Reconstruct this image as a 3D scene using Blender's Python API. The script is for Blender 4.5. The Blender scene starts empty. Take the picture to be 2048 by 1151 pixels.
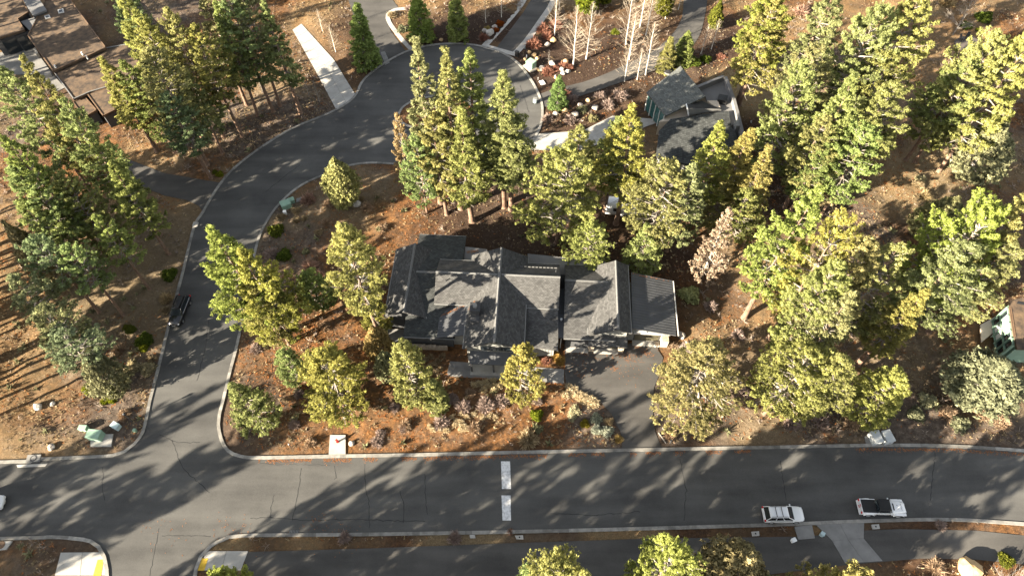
import bpy, bmesh, math, random
import numpy as np
from mathutils import Vector, Matrix
from mathutils.geometry import tessellate_polygon

R_ = math.radians
scene = bpy.context.scene
C = scene.collection

# ------------------------------------------------------------------ camera, sky, sun, exposure
CAM_H, CAM_F, CAM_TILT = 82.0, 1365.0, R_(34)        # metres up, focal length in photo pixels, tilt away from straight down
cam_d = bpy.data.cameras.new('drone_camera')
cam = bpy.data.objects.new('drone_camera', cam_d); C.objects.link(cam)
cam.location = (0, 0, CAM_H); cam.rotation_euler = (CAM_TILT, 0, 0)
cam_d.sensor_width = 36.0; cam_d.lens = 36.0*CAM_F/2048.0
cam_d.clip_start = 0.5; cam_d.clip_end = 4000
scene.camera = cam

SUN_AZ = (0.857, 0.515)          # the way the light travels over the ground
SUN_EL = R_(18.5)
w = bpy.data.worlds.new('World'); scene.world = w; w.use_nodes = True
nt = w.node_tree; nt.nodes.clear()
sky = nt.nodes.new('ShaderNodeTexSky'); sky.sky_type = 'NISHITA'; sky.sun_disc = False
sky.sun_elevation = SUN_EL; sky.sun_rotation = R_(239); sky.air_density = 1.0; sky.dust_density = 0.6; sky.ozone_density = 1.0
bg = nt.nodes.new('ShaderNodeBackground'); bg.inputs[1].default_value = 0.05
wo = nt.nodes.new('ShaderNodeOutputWorld')
hs = nt.nodes.new('ShaderNodeHueSaturation'); hs.inputs['Saturation'].default_value = .35     # sky colour desaturated so that the shade turns neutral grey
nt.links.new(sky.outputs[0], hs.inputs['Color']); nt.links.new(hs.outputs[0], bg.inputs[0]); nt.links.new(bg.outputs[0], wo.inputs[0])

sl = bpy.data.lights.new('sun', 'SUN'); sl.energy = 5.0; sl.angle = R_(0.42); sl.color = (1.0, 0.88, 0.70)
so = bpy.data.objects.new('sun', sl); C.objects.link(so)
sd = Vector((SUN_AZ[0]*math.cos(SUN_EL), SUN_AZ[1]*math.cos(SUN_EL), -math.sin(SUN_EL)))
so.rotation_euler = sd.to_track_quat('-Z', 'Y').to_euler(); so.location = (-60, -40, 60)

vs = scene.view_settings
scene.display_settings.display_device = 'sRGB'
vs.view_transform = 'Standard'; vs.look = 'None'; vs.gamma = 1.0; vs.use_curve_mapping = False
vs.exposure = 2.90
scene.render.engine = 'CYCLES'
cy = scene.cycles
cy.max_bounces = 5; cy.diffuse_bounces = 3; cy.glossy_bounces = 2; cy.transmission_bounces = 2; cy.transparent_max_bounces = 4
cy.use_denoising = True
cy.caustics_reflective = False; cy.caustics_refractive = False

# ------------------------------------------------------------------ helpers
SN, CS = math.sin(CAM_TILT), math.cos(CAM_TILT)
def G(px, py, z=0.0):
    """survey: a spot of the photograph (2048 x 1151) on the level z -> world point"""
    u = (px-1024)/CAM_F; v = (py-575.5)/CAM_F
    d = (CAM_H-z)/(CS+v*SN)
    return Vector((u*d, (SN-v*CS)*d, z))

def tag(o, label=None, cat=None, group=None, kind=None):
    if label: o['label'] = label
    if cat: o['category'] = cat
    if group: o['group'] = group
    if kind: o['kind'] = kind
    return o
def empty(name, loc=(0, 0, 0), rz=0.0, sc=(1, 1, 1)):
    o = bpy.data.objects.new(name, None); C.objects.link(o)
    o.location = loc; o.rotation_euler = (0, 0, rz); o.scale = sc; o.empty_display_size = 0.3
    return o
def mesh_np(name, V, F, mat=None, tone=None, smooth=False):
    """V (n,3); F list of index tuples or an (m,k) array"""
    me = bpy.data.meshes.new(name)
    V = np.asarray(V, dtype=np.float32)
    if isinstance(F, np.ndarray):
        m, k = F.shape
        me.vertices.add(len(V)); me.vertices.foreach_set('co', V.ravel())
        me.loops.add(m*k); me.loops.foreach_set('vertex_index', F.astype(np.int32).ravel())
        me.polygons.add(m)
        me.polygons.foreach_set('loop_start', np.arange(0, m*k, k, dtype=np.int32))
        try: me.polygons.foreach_set('loop_total', np.full(m, k, dtype=np.int32))
        except Exception: pass
        me.update(calc_edges=True); me.validate()
    else:
        me.from_pydata([tuple(map(float, v)) for v in V], [], [tuple(f) for f in F]); me.update()
    if tone is not None:
        a = me.attributes.new('tone', 'FLOAT', 'FACE'); a.data.foreach_set('value', np.asarray(tone, dtype=np.float32))
    if smooth:
        me.polygons.foreach_set('use_smooth', np.ones(len(me.polygons), dtype=bool))
    if mat: me.materials.append(mat)
    return me
def link(name, me, parent=None, loc=(0, 0, 0), rz=0.0):
    o = bpy.data.objects.new(name, me); C.objects.link(o)
    if parent is not None: o.parent = parent
    o.location = loc; o.rotation_euler = (0, 0, rz)
    return o

class MB:
    """collects boxes, prisms and tubes for ONE mesh object"""
    def __init__(s): s.v = []; s.f = []
    def add(s, V, F):
        b = len(s.v); s.v += [tuple(v) for v in V]; s.f += [tuple(i+b for i in f) for f in F]; return s
    def box(s, x0, x1, y0, y1, z0, z1):
        return s.add([(x0,y0,z0),(x1,y0,z0),(x1,y1,z0),(x0,y1,z0),(x0,y0,z1),(x1,y0,z1),(x1,y1,z1),(x0,y1,z1)],
                     [(0,3,2,1),(4,5,6,7),(0,1,5,4),(1,2,6,5),(2,3,7,6),(3,0,4,7)])
    def prism(s, top, th=None, z0=None):
        """top polygon (3d, counter-clockwise from above) dropped by th, or down to z0"""
        n = len(top); top = [Vector(p) for p in top]
        ar = sum(top[i].x*top[(i+1) % n].y-top[(i+1) % n].x*top[i].y for i in range(n))
        if ar < 0: top = top[::-1]
        bot = [Vector((p.x, p.y, (p.z-th) if z0 is None else z0)) for p in top]
        tri = tessellate_polygon([[Vector((p.x, p.y, 0)) for p in top]]) if n > 4 else None
        F = []
        if tri:
            for t in tri:
                a, b, c = t
                ar = (top[b].x-top[a].x)*(top[c].y-top[a].y)-(top[c].x-top[a].x)*(top[b].y-top[a].y)
                if ar < 0: a, c = c, a
                F += [(a, b, c), (c+n, b+n, a+n)]
        else:
            F += [tuple(range(n)), tuple(range(2*n-1, n-1, -1))]
        F += [(i+n, (i+1) % n+n, (i+1) % n, i) for i in range(n)]
        return s.add(top+bot, F)
    def tube(s, pts, rad, n=6, cap=True):
        pts = [Vector(p) for p in pts]; V = []; F = []
        for i, p in enumerate(pts):
            d = (pts[min(i+1, len(pts)-1)]-pts[max(i-1, 0)]).normalized()
            a = d.cross(Vector((0, 0, 1)) if abs(d.z) < .9 else Vector((1, 0, 0))).normalized(); b = d.cross(a)
            r = rad[i] if hasattr(rad, '__len__') else rad
            for k in range(n):
                t = 2*math.pi*k/n; V.append(p+a*(r*math.cos(t))+b*(r*math.sin(t)))
        for i in range(len(pts)-1):
            for k in range(n):
                F.append((i*n+k, i*n+(k+1) % n, (i+1)*n+(k+1) % n, (i+1)*n+k))
        if cap: F += [tuple(range(n)), tuple(range(len(V)-1, len(V)-n-1, -1))]
        return s.add(V, F)
    def cyl(s, c, r, z0, z1, n=14, r1=None):
        r1 = r if r1 is None else r1; V = []
        for z, q in ((z0, r), (z1, r1)):
            V += [(c[0]+q*math.cos(2*math.pi*k/n), c[1]+q*math.sin(2*math.pi*k/n), z) for k in range(n)]
        F = [(k, (k+1) % n, (k+1) % n+n, k+n) for k in range(n)]+[tuple(range(n-1, -1, -1)), tuple(range(n, 2*n))]
        return s.add(V, F)
    def quad(s, a, b, c, d): return s.add([a, b, c, d], [(0, 1, 2, 3)])
    def build(s, name, mat, parent=None, loc=(0, 0, 0), rz=0.0, bevel=0.0, smooth=False):
        me = mesh_np(name, s.v, s.f, mat)
        if bevel > 0:
            bm = bmesh.new(); bm.from_mesh(me)
            bmesh.ops.remove_doubles(bm, verts=bm.verts, dist=1e-5)
            ed = [e for e in bm.edges if len(e.link_faces) == 2 and e.calc_face_angle(0) > .5]
            bmesh.ops.bevel(bm, geom=ed, offset=bevel, segments=2, affect='EDGES', clamp_overlap=True)
            bm.to_mesh(me); bm.free()
        if smooth: me.polygons.foreach_set('use_smooth', np.ones(len(me.polygons), dtype=bool))
        return link(name, me, parent, loc, rz)

def smooth_line(P, step=1.2):
    """Catmull-Rom through ground points (2d), resampled"""
    P = [Vector((p[0], p[1])) for p in P]; out = []
    for i in range(len(P)-1):
        p0, p1, p2, p3 = P[max(i-1, 0)], P[i], P[i+1], P[min(i+2, len(P)-1)]
        n = max(1, int((p2-p1).length/step)); n = min(n, 40)
        for k in range(n):
            t = k/n
            out.append(0.5*((2*p1)+(p2-p0)*t+(2*p0-5*p1+4*p2-p3)*t*t+(3*p1-p0-3*p2+p3)*t**3))
    out.append(P[-1]); return out
def gl(px): return [G(*p).to_2d() for p in px]
def offset_line(P, d):
    out = []
    for i in range(len(P)):
        t = (P[min(i+1, len(P)-1)]-P[max(i-1, 0)]).normalized()
        out.append(P[i]+Vector((-t.y, t.x))*d)
    return out
def sheet(name, poly, z, mat, kind='structure', th=0.0):
    tri = tessellate_polygon([[Vector((p[0], p[1], 0)) for p in poly]])
    V = [(p[0], p[1], z) for p in poly]; F = []
    for a, b, c in tri:
        ar = (V[b][0]-V[a][0])*(V[c][1]-V[a][1])-(V[c][0]-V[a][0])*(V[b][1]-V[a][1])
        F.append((a, b, c) if ar > 0 else (a, c, b))
    o = link(name, mesh_np(name, V, F, mat))
    if kind: o['kind'] = kind
    return o
def in_poly(X, Y, poly):
    ins = np.zeros(X.shape, bool); n = len(poly)
    for i in range(n):
        x0, y0 = poly[i][0], poly[i][1]; x1, y1 = poly[(i+1) % n][0], poly[(i+1) % n][1]
        if y0 == y1: continue
        cnd = ((y0 > Y) != (y1 > Y)) & (X < (x1-x0)*(Y-y0)/(y1-y0)+x0)
        ins ^= cnd
    return ins
def vnoise(X, Y, cell, seed):
    rg = np.random.default_rng(seed); T = rg.random((128, 128))
    u = X/cell; v = Y/cell; i = np.floor(u).astype(int); j = np.floor(v).astype(int); fu = u-i; fv = v-j
    fu = fu*fu*(3-2*fu); fv = fv*fv*(3-2*fv)
    g = lambda a, b: T[a % 128, b % 128]
    return (g(i, j)*(1-fu)+g(i+1, j)*fu)*(1-fv)+(g(i, j+1)*(1-fu)+g(i+1, j+1)*fu)*fv
def fbm(X, Y, cell, seed, o=3):
    return sum(vnoise(X, Y, cell/2**k, seed+k)*.5**k for k in range(o))/sum(.5**k for k in range(o))

# ------------------------------------------------------------------ materials
def mat(name, col, rough=.85, var=.0, scale=1.0, col2=None, bump=0.0, bscale=8.0, spec=.3, metal=0.0, coat=0.0, detail=4, space='Object', thr=None):
    m = bpy.data.materials.new(name); m.use_nodes = True; n = m.node_tree; b = n.nodes['Principled BSDF']
    b.inputs['Roughness'].default_value = rough; b.inputs['Specular IOR Level'].default_value = spec
    b.inputs['Metallic'].default_value = metal; b.inputs['Coat Weight'].default_value = coat
    b.inputs['Base Color'].default_value = (*col, 1)
    if var or col2 or bump:
        tc = n.nodes.new('ShaderNodeTexCoord')
    if var or col2:
        no = n.nodes.new('ShaderNodeTexNoise'); no.inputs['Scale'].default_value = scale; no.inputs['Detail'].default_value = detail
        no.inputs['Roughness'].default_value = .65
        n.links.new(tc.outputs[space], no.inputs['Vector'])
        rp = n.nodes.new('ShaderNodeValToRGB')
        lo, hi = thr or (.3, .7)
        rp.color_ramp.elements[0].position = lo; rp.color_ramp.elements[1].position = hi
        c2 = col2 or tuple(c*(1+var) for c in col); c1 = col if col2 else tuple(c*(1-var) for c in col)
        rp.color_ramp.elements[0].color = (*c1, 1); rp.color_ramp.elements[1].color = (*c2, 1)
        n.links.new(no.outputs['Fac'], rp.inputs['Fac']); n.links.new(rp.outputs['Color'], b.inputs['Base Color'])
    if bump:
        nb = n.nodes.new('ShaderNodeTexNoise'); nb.inputs['Scale'].default_value = bscale; nb.inputs['Detail'].default_value = 5
        n.links.new(tc.outputs[space], nb.inputs['Vector'])
        bu = n.nodes.new('ShaderNodeBump'); bu.inputs['Strength'].default_value = bump; bu.inputs['Distance'].default_value = .05
        n.links.new(nb.outputs['Fac'], bu.inputs['Height']); n.links.new(bu.outputs['Normal'], b.inputs['Normal'])
    return m

def leaf_mat(name, dark, light, trans=.3):
    """needles and leaves: colour from the face attribute 'tone', tinted per object"""
    m = bpy.data.materials.new(name); m.use_nodes = True; n = m.node_tree; n.nodes.clear()
    at = n.nodes.new('ShaderNodeAttribute'); at.attribute_name = 'tone'
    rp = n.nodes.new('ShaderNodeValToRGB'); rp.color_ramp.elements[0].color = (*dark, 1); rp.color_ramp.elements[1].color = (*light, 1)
    oi = n.nodes.new('ShaderNodeObjectInfo')
    mx = n.nodes.new('ShaderNodeMix'); mx.data_type = 'RGBA'; mx.blend_type = 'MULTIPLY'; mx.inputs[0].default_value = 1
    d = n.nodes.new('ShaderNodeBsdfDiffuse'); t = n.nodes.new('ShaderNodeBsdfTranslucent'); s = n.nodes.new('ShaderNodeMixShader')
    s.inputs[0].default_value = trans; o = n.nodes.new('ShaderNodeOutputMaterial')
    L = n.links.new
    L(at.outputs['Fac'], rp.inputs['Fac']); L(rp.outputs['Color'], mx.inputs[6]); L(oi.outputs['Color'], mx.inputs[7])
    L(mx.outputs[2], d.inputs['Color']); L(mx.outputs[2], t.inputs['Color'])
    L(d.outputs[0], s.inputs[1]); L(t.outputs[0], s.inputs[2]); L(s.outputs[0], o.inputs['Surface'])
    return m

def asphalt_mat(name, c, worn):
    m = bpy.data.materials.new(name); m.use_nodes = True; n = m.node_tree; b = n.nodes['Principled BSDF']; L = n.links.new
    tc = n.nodes.new('ShaderNodeTexCoord')
    a = n.nodes.new('ShaderNodeTexNoise'); a.inputs['Scale'].default_value = .16; a.inputs['Detail'].default_value = 6; a.inputs['Roughness'].default_value = .6
    mp = n.nodes.new('ShaderNodeMapping'); mp.inputs['Scale'].default_value = (.08, .5, 1)
    st = n.nodes.new('ShaderNodeTexNoise'); st.inputs['Scale'].default_value = 1.0; st.inputs['Detail'].default_value = 3
    f = n.nodes.new('ShaderNodeTexNoise'); f.inputs['Scale'].default_value = 9; f.inputs['Detail'].default_value = 4; f.inputs['Roughness'].default_value = .8
    for x in (a, f): L(tc.outputs['Object'], x.inputs['Vector'])
    L(tc.outputs['Object'], mp.inputs['Vector']); L(mp.outputs[0], st.inputs['Vector'])
    ad = n.nodes.new('ShaderNodeMath'); ad.operation = 'ADD'; L(a.outputs['Fac'], ad.inputs[0]); L(st.outputs['Fac'], ad.inputs[1])
    a2 = n.nodes.new('ShaderNodeMath'); a2.operation = 'MULTIPLY_ADD'; a2.inputs[1].default_value = .6; L(f.outputs['Fac'], a2.inputs[0]); L(ad.outputs[0], a2.inputs[2])
    rp = n.nodes.new('ShaderNodeMapRange'); rp.inputs['From Min'].default_value = 1.0; rp.inputs['From Max'].default_value = 1.6; L(a2.outputs[0], rp.inputs['Value'])
    mx = n.nodes.new('ShaderNodeMix'); mx.data_type = 'RGBA'; mx.inputs[6].default_value = (*c, 1); mx.inputs[7].default_value = (*worn, 1)
    L(rp.outputs['Result'], mx.inputs[0]); L(mx.outputs[2], b.inputs['Base Color'])
    b.inputs['Roughness'].default_value = .95; b.inputs['Specular IOR Level'].default_value = .15
    bu = n.nodes.new('ShaderNodeBump'); bu.inputs['Strength'].default_value = .12; bu.inputs['Distance'].default_value = .02
    L(f.outputs['Fac'], bu.inputs['Height']); L(bu.outputs['Normal'], b.inputs['Normal'])
    return m

def shingle_mat(name, c):
    m = bpy.data.materials.new(name); m.use_nodes = True; n = m.node_tree; b = n.nodes['Principled BSDF']; L = n.links.new
    uv = n.nodes.new('ShaderNodeUVMap'); tc = n.nodes.new('ShaderNodeTexCoord')
    br = n.nodes.new('ShaderNodeTexBrick'); br.inputs['Scale'].default_value = 1; br.inputs['Brick Width'].default_value = .34; br.inputs['Row Height'].default_value = .20
    br.inputs['Mortar Size'].default_value = .018; br.inputs['Mortar Smooth'].default_value = .3; br.inputs['Bias'].default_value = 0
    br.inputs['Color1'].default_value = (*[x*.74 for x in c], 1); br.inputs['Color2'].default_value = (*[x*1.30 for x in c], 1); br.inputs['Mortar'].default_value = (*[x*.5 for x in c], 1)
    L(uv.outputs[0], br.inputs['Vector'])
    no = n.nodes.new('ShaderNodeTexNoise'); no.inputs['Scale'].default_value = 1.1; no.inputs['Detail'].default_value = 8; no.inputs['Roughness'].default_value = .8
    L(tc.outputs['Object'], no.inputs['Vector'])
    rp = n.nodes.new('ShaderNodeMapRange'); rp.inputs['From Min'].default_value = .3; rp.inputs['From Max'].default_value = .7; rp.inputs['To Min'].default_value = .72; rp.inputs['To Max'].default_value = 1.25; L(no.outputs['Fac'], rp.inputs['Value'])
    cb = n.nodes.new('ShaderNodeCombineColor')
    for i in range(3): L(rp.outputs['Result'], cb.inputs[i])
    mx = n.nodes.new('ShaderNodeMix'); mx.data_type = 'RGBA'; mx.blend_type = 'MULTIPLY'; mx.inputs[0].default_value = 1
    L(br.outputs['Color'], mx.inputs[6]); L(cb.outputs[0], mx.inputs[7]); L(mx.outputs[2], b.inputs['Base Color'])
    b.inputs['Roughness'].default_value = .92; b.inputs['Specular IOR Level'].default_value = .15
    bu = n.nodes.new('ShaderNodeBump'); bu.inputs['Strength'].default_value = .5; bu.inputs['Distance'].default_value = .03
    L(br.outputs['Color'], bu.inputs['Height']); L(bu.outputs['Normal'], b.inputs['Normal'])
    return m

def ground_mat():
    m = bpy.data.materials.new('forest_floor'); m.use_nodes = True; n = m.node_tree; b = n.nodes['Principled BSDF']; L = n.links.new
    tc = n.nodes.new('ShaderNodeTexCoord')
    def noise(s, d=6, r=.65):
        x = n.nodes.new('ShaderNodeTexNoise'); x.inputs['Scale'].default_value = s; x.inputs['Detail'].default_value = d; x.inputs['Roughness'].default_value = r
        L(tc.outputs['Object'], x.inputs['Vector']); return x.outputs['Fac']
    def ramp(src, stops):
        x = n.nodes.new('ShaderNodeValToRGB'); e = x.color_ramp.elements
        while len(e) < len(stops): e.new(.5)
        for k, (p, c) in enumerate(stops): e[k].position = p; e[k].color = (*c, 1)
        L(src, x.inputs['Fac']); return x.outputs['Color']
    def mix(f, a, c):
        x = n.nodes.new('ShaderNodeMix'); x.data_type = 'RGBA'
        if hasattr(f, 'is_output'): L(f, x.inputs[0])
        else: x.inputs[0].default_value = f
        L(a, x.inputs[6]); L(c, x.inputs[7]); return x.outputs[2]
    duff = ramp(noise(1.6, 8, .75), [(.30, (.032, .019, .011)), (.45, (.088, .046, .021)), (.58, (.168, .080, .031)), (.75, (.30, .168, .074))])
    dirt = ramp(noise(1.3, 8, .75), [(.30, (.036, .027, .022)), (.5, (.090, .070, .055)), (.72, (.185, .148, .112))])
    mulch = ramp(noise(3.0, 8, .8), [(.32, (.020, .013, .010)), (.52, (.050, .033, .024)), (.75, (.105, .075, .055))])
    at = n.nodes.new('ShaderNodeAttribute'); at.attribute_name = 'soil'
    sp = n.nodes.new('ShaderNodeSeparateXYZ'); L(at.outputs['Vector'], sp.inputs[0])
    br = ramp(noise(.35, 5, .6), [(.4, (0, 0, 0)), (.62, (1, 1, 1))])
    br2 = n.nodes.new('ShaderNodeMath'); br2.operation = 'MULTIPLY_ADD'; br2.inputs[1].default_value = .4; br2.use_clamp = True
    L(br, br2.inputs[0]); L(sp.outputs[0], br2.inputs[2])
    c = mix(br2.outputs[0], duff, dirt); c = mix(sp.outputs[1], c, mulch)
    straw = ramp(noise(5.0, 6, .8), [(.3, (.10, .07, .035)), (.7, (.36, .27, .15))])
    c = mix(sp.outputs[2], c, straw)
    L(c, b.inputs['Base Color']); b.inputs['Roughness'].default_value = 1; b.inputs['Specular IOR Level'].default_value = .05
    bu = n.nodes.new('ShaderNodeBump'); bu.inputs['Strength'].default_value = .9; bu.inputs['Distance'].default_value = .22
    L(noise(2.6, 8, .8), bu.inputs['Height']); L(bu.outputs['Normal'], b.inputs['Normal'])
    return m

def kerb_mat():
    m = mat('kerb_concrete', (.21, .20, .18), .9, .30, 1.6, bump=.3, bscale=18); n = m.node_tree; b = n.nodes['Principled BSDF']
    at = n.nodes.new('ShaderNodeAttribute'); at.attribute_name = 'tone'; r = n.nodes.new('ShaderNodeMapRange'); r.inputs['To Min'].default_value = .62; r.inputs['To Max'].default_value = 1.3
    n.links.new(at.outputs['Fac'], r.inputs['Value']); cb = n.nodes.new('ShaderNodeCombineColor')
    for i in range(3): n.links.new(r.outputs['Result'], cb.inputs[i])
    mx = n.nodes.new('ShaderNodeMix'); mx.data_type = 'RGBA'; mx.blend_type = 'MULTIPLY'; mx.inputs[0].default_value = 1
    n.links.new(b.inputs['Base Color'].links[0].from_socket, mx.inputs[6]); n.links.new(cb.outputs[0], mx.inputs[7]); n.links.new(mx.outputs[2], b.inputs['Base Color'])
    return m
M = {}
M['asphalt'] = asphalt_mat('street_asphalt', (.051, .050, .048), (.098, .096, .090))
M['drive'] = asphalt_mat('driveway_asphalt', (.046, .044, .041), (.092, .087, .080))
M['crack'] = mat('sealed_crack', (.025, .025, .025), .8)
M['kerb'] = kerb_mat()
M['conc'] = mat('pale_concrete', (.33, .315, .285), .9, .18, .7, bump=.2, bscale=14)
M['conc_dark'] = mat('weathered_concrete', (.18, .175, .165), .9, .2, .6, bump=.2, bscale=14)
M['pavers'] = mat('shaded_brown_pavers', (.085, .07, .06), .9, .2, 1.5)  # brown set darker in place of the big trees' shade
M['white_paint'] = mat('worn_white_paint', (.62, .62, .62), .7, col2=(.30, .30, .30), scale=3.0, thr=(.44, .72))
M['yellow_pad'] = mat('yellow_tactile_paint', (.55, .36, .04), .7, .25, 2.5)
M['shingle'] = shingle_mat('dark_grey_shingle', (.069, .068, .066))
M['shingle2'] = shingle_mat('shade_dark_shingle', (.048, .051, .050))  # darker shingle, its tone stands in for shade on the far house's lower roof
M['shingle3'] = shingle_mat('weathered_grey_shingle', (.115, .12, .112))
M['metal_roof'] = mat('charcoal_seam_metal', (.060, .062, .066), .55, .15, .8, spec=.4)
M['siding'] = mat('grey_siding', (.20, .20, .185), .8, .08, 1.5)
M['siding_dark'] = mat('charcoal_siding', (.055, .056, .058), .8, .1, 1.5)
M['cap'] = mat('ridge_shingles', (.125, .124, .12), .9, .15, 3)
M['trim'] = mat('dark_trim', (.045, .046, .048), .6)
M['trim_pale'] = mat('pale_trim', (.45, .44, .41), .6)
M['fascia'] = mat('grey_fascia', (.16, .16, .155), .6)
M['glass'] = mat('window_glass', (.015, .02, .024), .08, spec=.6)
M['teal_glass'] = mat('teal_window_glass', (.03, .085, .08), .1, spec=.6)
M['door'] = mat('bronze_garage_door', (.075, .068, .045), .5)
M['cream'] = mat('cream_stucco', (.50, .43, .34), .9, .08, 1.0)
M['stone'] = mat('pale_stone', (.34, .28, .21), .9, .25, 3.0, bump=.5, bscale=5)
M['flat_grey'] = mat('flat_roof_membrane', (.145, .142, .14), .9, .12, .4)
M['flat_brown'] = mat('shaded_needle_flat_roof', (.045, .034, .026), .95, col2=(.135, .090, .054), scale=1.0, thr=(.36, .66), bump=.5, bscale=6, detail=7)  # browns lowered as well, standing in for tree shade on the upper left roofs
M['wood'] = mat('brown_wood', (.12, .075, .045), .8, .2, 2.0)
M['white'] = mat('white_car_paint', (.68, .68, .67), .3, spec=.5, coat=.4)
M['black'] = mat('black_car_paint', (.012, .012, .014), .22, spec=.5, coat=.5)
M['black_plastic'] = mat('black_plastic', (.016, .016, .017), .5)
M['soft_top'] = mat('black_canvas', (.020, .020, .020), .85)
M['rubber'] = mat('tyre_rubber', (.014, .014, .014), .85)
M['rim'] = mat('silver_rim', (.5, .5, .5), .35, metal=.8)
M['chrome'] = mat('silver_trim', (.6, .6, .6), .25, metal=.9)
M['red_lens'] = mat('red_lens', (.5, .015, .02), .25)
M['clear_lens'] = mat('clear_lens', (.55, .57, .6), .15, spec=.6)
M['red'] = mat('red_hydrant_paint', (.48, .03, .025), .5)
M['box_green'] = mat('pale_green_enamel', (.22, .33, .25), .5, .08, 2)
M['box_blue'] = mat('pale_blue_enamel', (.42, .52, .52), .5, .08, 2)
M['box_grey'] = mat('grey_enamel', (.40, .42, .42), .5, .08, 2)
M['white_plain'] = mat('white_enamel', (.72, .72, .70), .5)
M['bark'] = mat('pine_bark', (.085, .054, .038), .95, col2=(.225, .145, .098), scale=2.2, bump=.8, bscale=5)
M['bark_grey'] = mat('grey_bark', (.13, .115, .10), .95, col2=(.28, .25, .215), scale=2.5, bump=.6, bscale=6)
M['bark_white'] = mat('white_aspen_bark', (.56, .53, .47), .85, col2=(.40, .37, .32), scale=1.6, thr=(.55, .8), bump=.2)
M['twig_pale'] = mat('pale_twigs', (.30, .25, .19), .9)
M['needles'] = leaf_mat('pine_needles', (.054, .066, .024), (.345, .356, .140), .45)
M['juniper'] = leaf_mat('juniper_scales', (.060, .062, .032), (.30, .29, .16), .28)
M['tan_needles'] = leaf_mat('dry_tan_needles', (.12, .092, .058), (.38, .305, .195), .25)
M['leaf'] = leaf_mat('green_leaves', (.022, .034, .008), (.135, .150, .026), .30)
M['twig'] = leaf_mat('dry_twigs', (.16, .125, .10), (.36, .30, .25), .10)
M['straw'] = leaf_mat('dry_grass', (.16, .11, .055), (.46, .37, .23), .25)
M['litter'] = leaf_mat('fallen_needles', (.15, .060, .022), (.36, .155, .060), .10)
M['rock'] = mat('boulder_stone', (.20, .17, .145), .95, col2=(.42, .38, .33), scale=1.8, bump=.6, bscale=4)
M['rock_pale'] = mat('white_boulder_stone', (.27, .25, .22), .95, col2=(.47, .44, .39), scale=1.8, bump=.5, bscale=4)
M['rock_gold'] = mat('golden_boulder_stone', (.36, .23, .11), .95, col2=(.52, .37, .20), scale=1.8, bump=.5, bscale=4)
M['ground'] = ground_mat()
# ------------------------------------------------------------------ roads, kerbs, paths
KERB_N = [(-700,936),(0,926),(60,921),(150,917),(225,913),(250,905),(272,888),(288,865),(296,835),(303,800),(318,742),(338,660),(352,605),(368,545),(380,495),(392,450),(408,425),(422,400),(440,372),(462,345),(500,313),(545,282),(590,256),(640,236),(675,220),(702,203),(716,186),(724,168),(740,150),(770,128),(800,111),(830,99),(870,91),(920,89),(965,95),(1005,108),(1035,128),(1060,160),(1076,190),(1083,215),(1081,245),(1070,272),(1047,303),(1015,330),(970,345),(925,346),(880,340),(840,333),(800,328),(744,325),(700,330),(655,346),(615,363),(590,378),(562,403),(540,430),(522,462),(512,490),(505,520),(498,560),(490,600),(480,655),(470,700),(458,745),(446,795),(437,830),(435,850),(441,880),(455,903),(480,914),(520,917),(680,914),(850,911),(1010,907),(1250,902),(1400,899),(1560,896),(1700,893),(1800,892),(1900,894),(2048,903),(2700,950)]
KERB_SE = [(380,1320),(385,1200),(390,1138),(400,1112),(420,1090),(450,1075),(490,1068),(700,1066),(1000,1061),(1250,1055),(1560,1046),(1700,1040),(1850,1036),(1950,1038),(2048,1045),(2700,1090)]
KERB_SW = [(-700,1090),(0,1079),(100,1076),(150,1079),(180,1084),(196,1095),(207,1115),(212,1140),(214,1200),(225,1320)]
kn, kse, ksw = smooth_line(gl(KERB_N), .8), smooth_line(gl(KERB_SE), .8), smooth_line(gl(KERB_SW), .8)
road_poly = [tuple(p) for p in kn]+[tuple(p) for p in reversed(kse)]+[tuple(p) for p in reversed(ksw)]
road = sheet('road', road_poly, .050, M['asphalt'])

def kerb(line, side, wdt=.34):
    a, b = offset_line(line, -.06*side), offset_line(line, wdt*side); V = []; F = []
    n = len(line)
    for p, q in zip(a, b):
        V += [(p.x, p.y, -.1), (p.x, p.y, .145), (q.x, q.y, .16), (q.x, q.y, -.1)]
    for i in range(n-1):
        for k in range(3):
            f = (i*4+k, i*4+k+1, (i+1)*4+k+1, (i+1)*4+k)
            F.append(f if side < 0 else f[::-1])
    rk = np.random.default_rng(n); seg = rk.normal(.5, .2, n); run = np.concatenate([[0], np.cumsum([(line[i+1]-line[i]).length for i in range(n-1)])]); tone = [seg[int(run[i]/3.0) % n]-(.35 if (run[i] % 3.0) > 2.6 else 0) for i in range(n-1) for k in range(3)]
    o = link('kerb', mesh_np('kerb', V, F, M['kerb'], tone)); o['kind'] = 'structure'
    return o
kerb(kn, 1); kerb(kse, -1); kerb(ksw, 1)

isl = smooth_line(gl([(795,233),(803,216),(830,200),(880,192),(930,200),(950,225),(930,256),(880,266),(830,258),(803,247),(795,233)]), 1.0)[:-1]
PAVED = [road_poly]
def paved(name, px, z, m, curve=False, closed_px=True):
    poly = smooth_line(gl(px+[px[0]]), 1.0)[:-1] if curve else gl(px)
    poly = [tuple(p) for p in poly]
    PAVED.append(poly)
    return sheet(name, poly, z, m)
# landscaped island inside the turning circle
isl_o = sheet('planted_island', [tuple(p) for p in isl], .10, None); isl_o.data.materials.append(M['ground'])
kerb(isl+[isl[0]], -1, .35)

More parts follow.
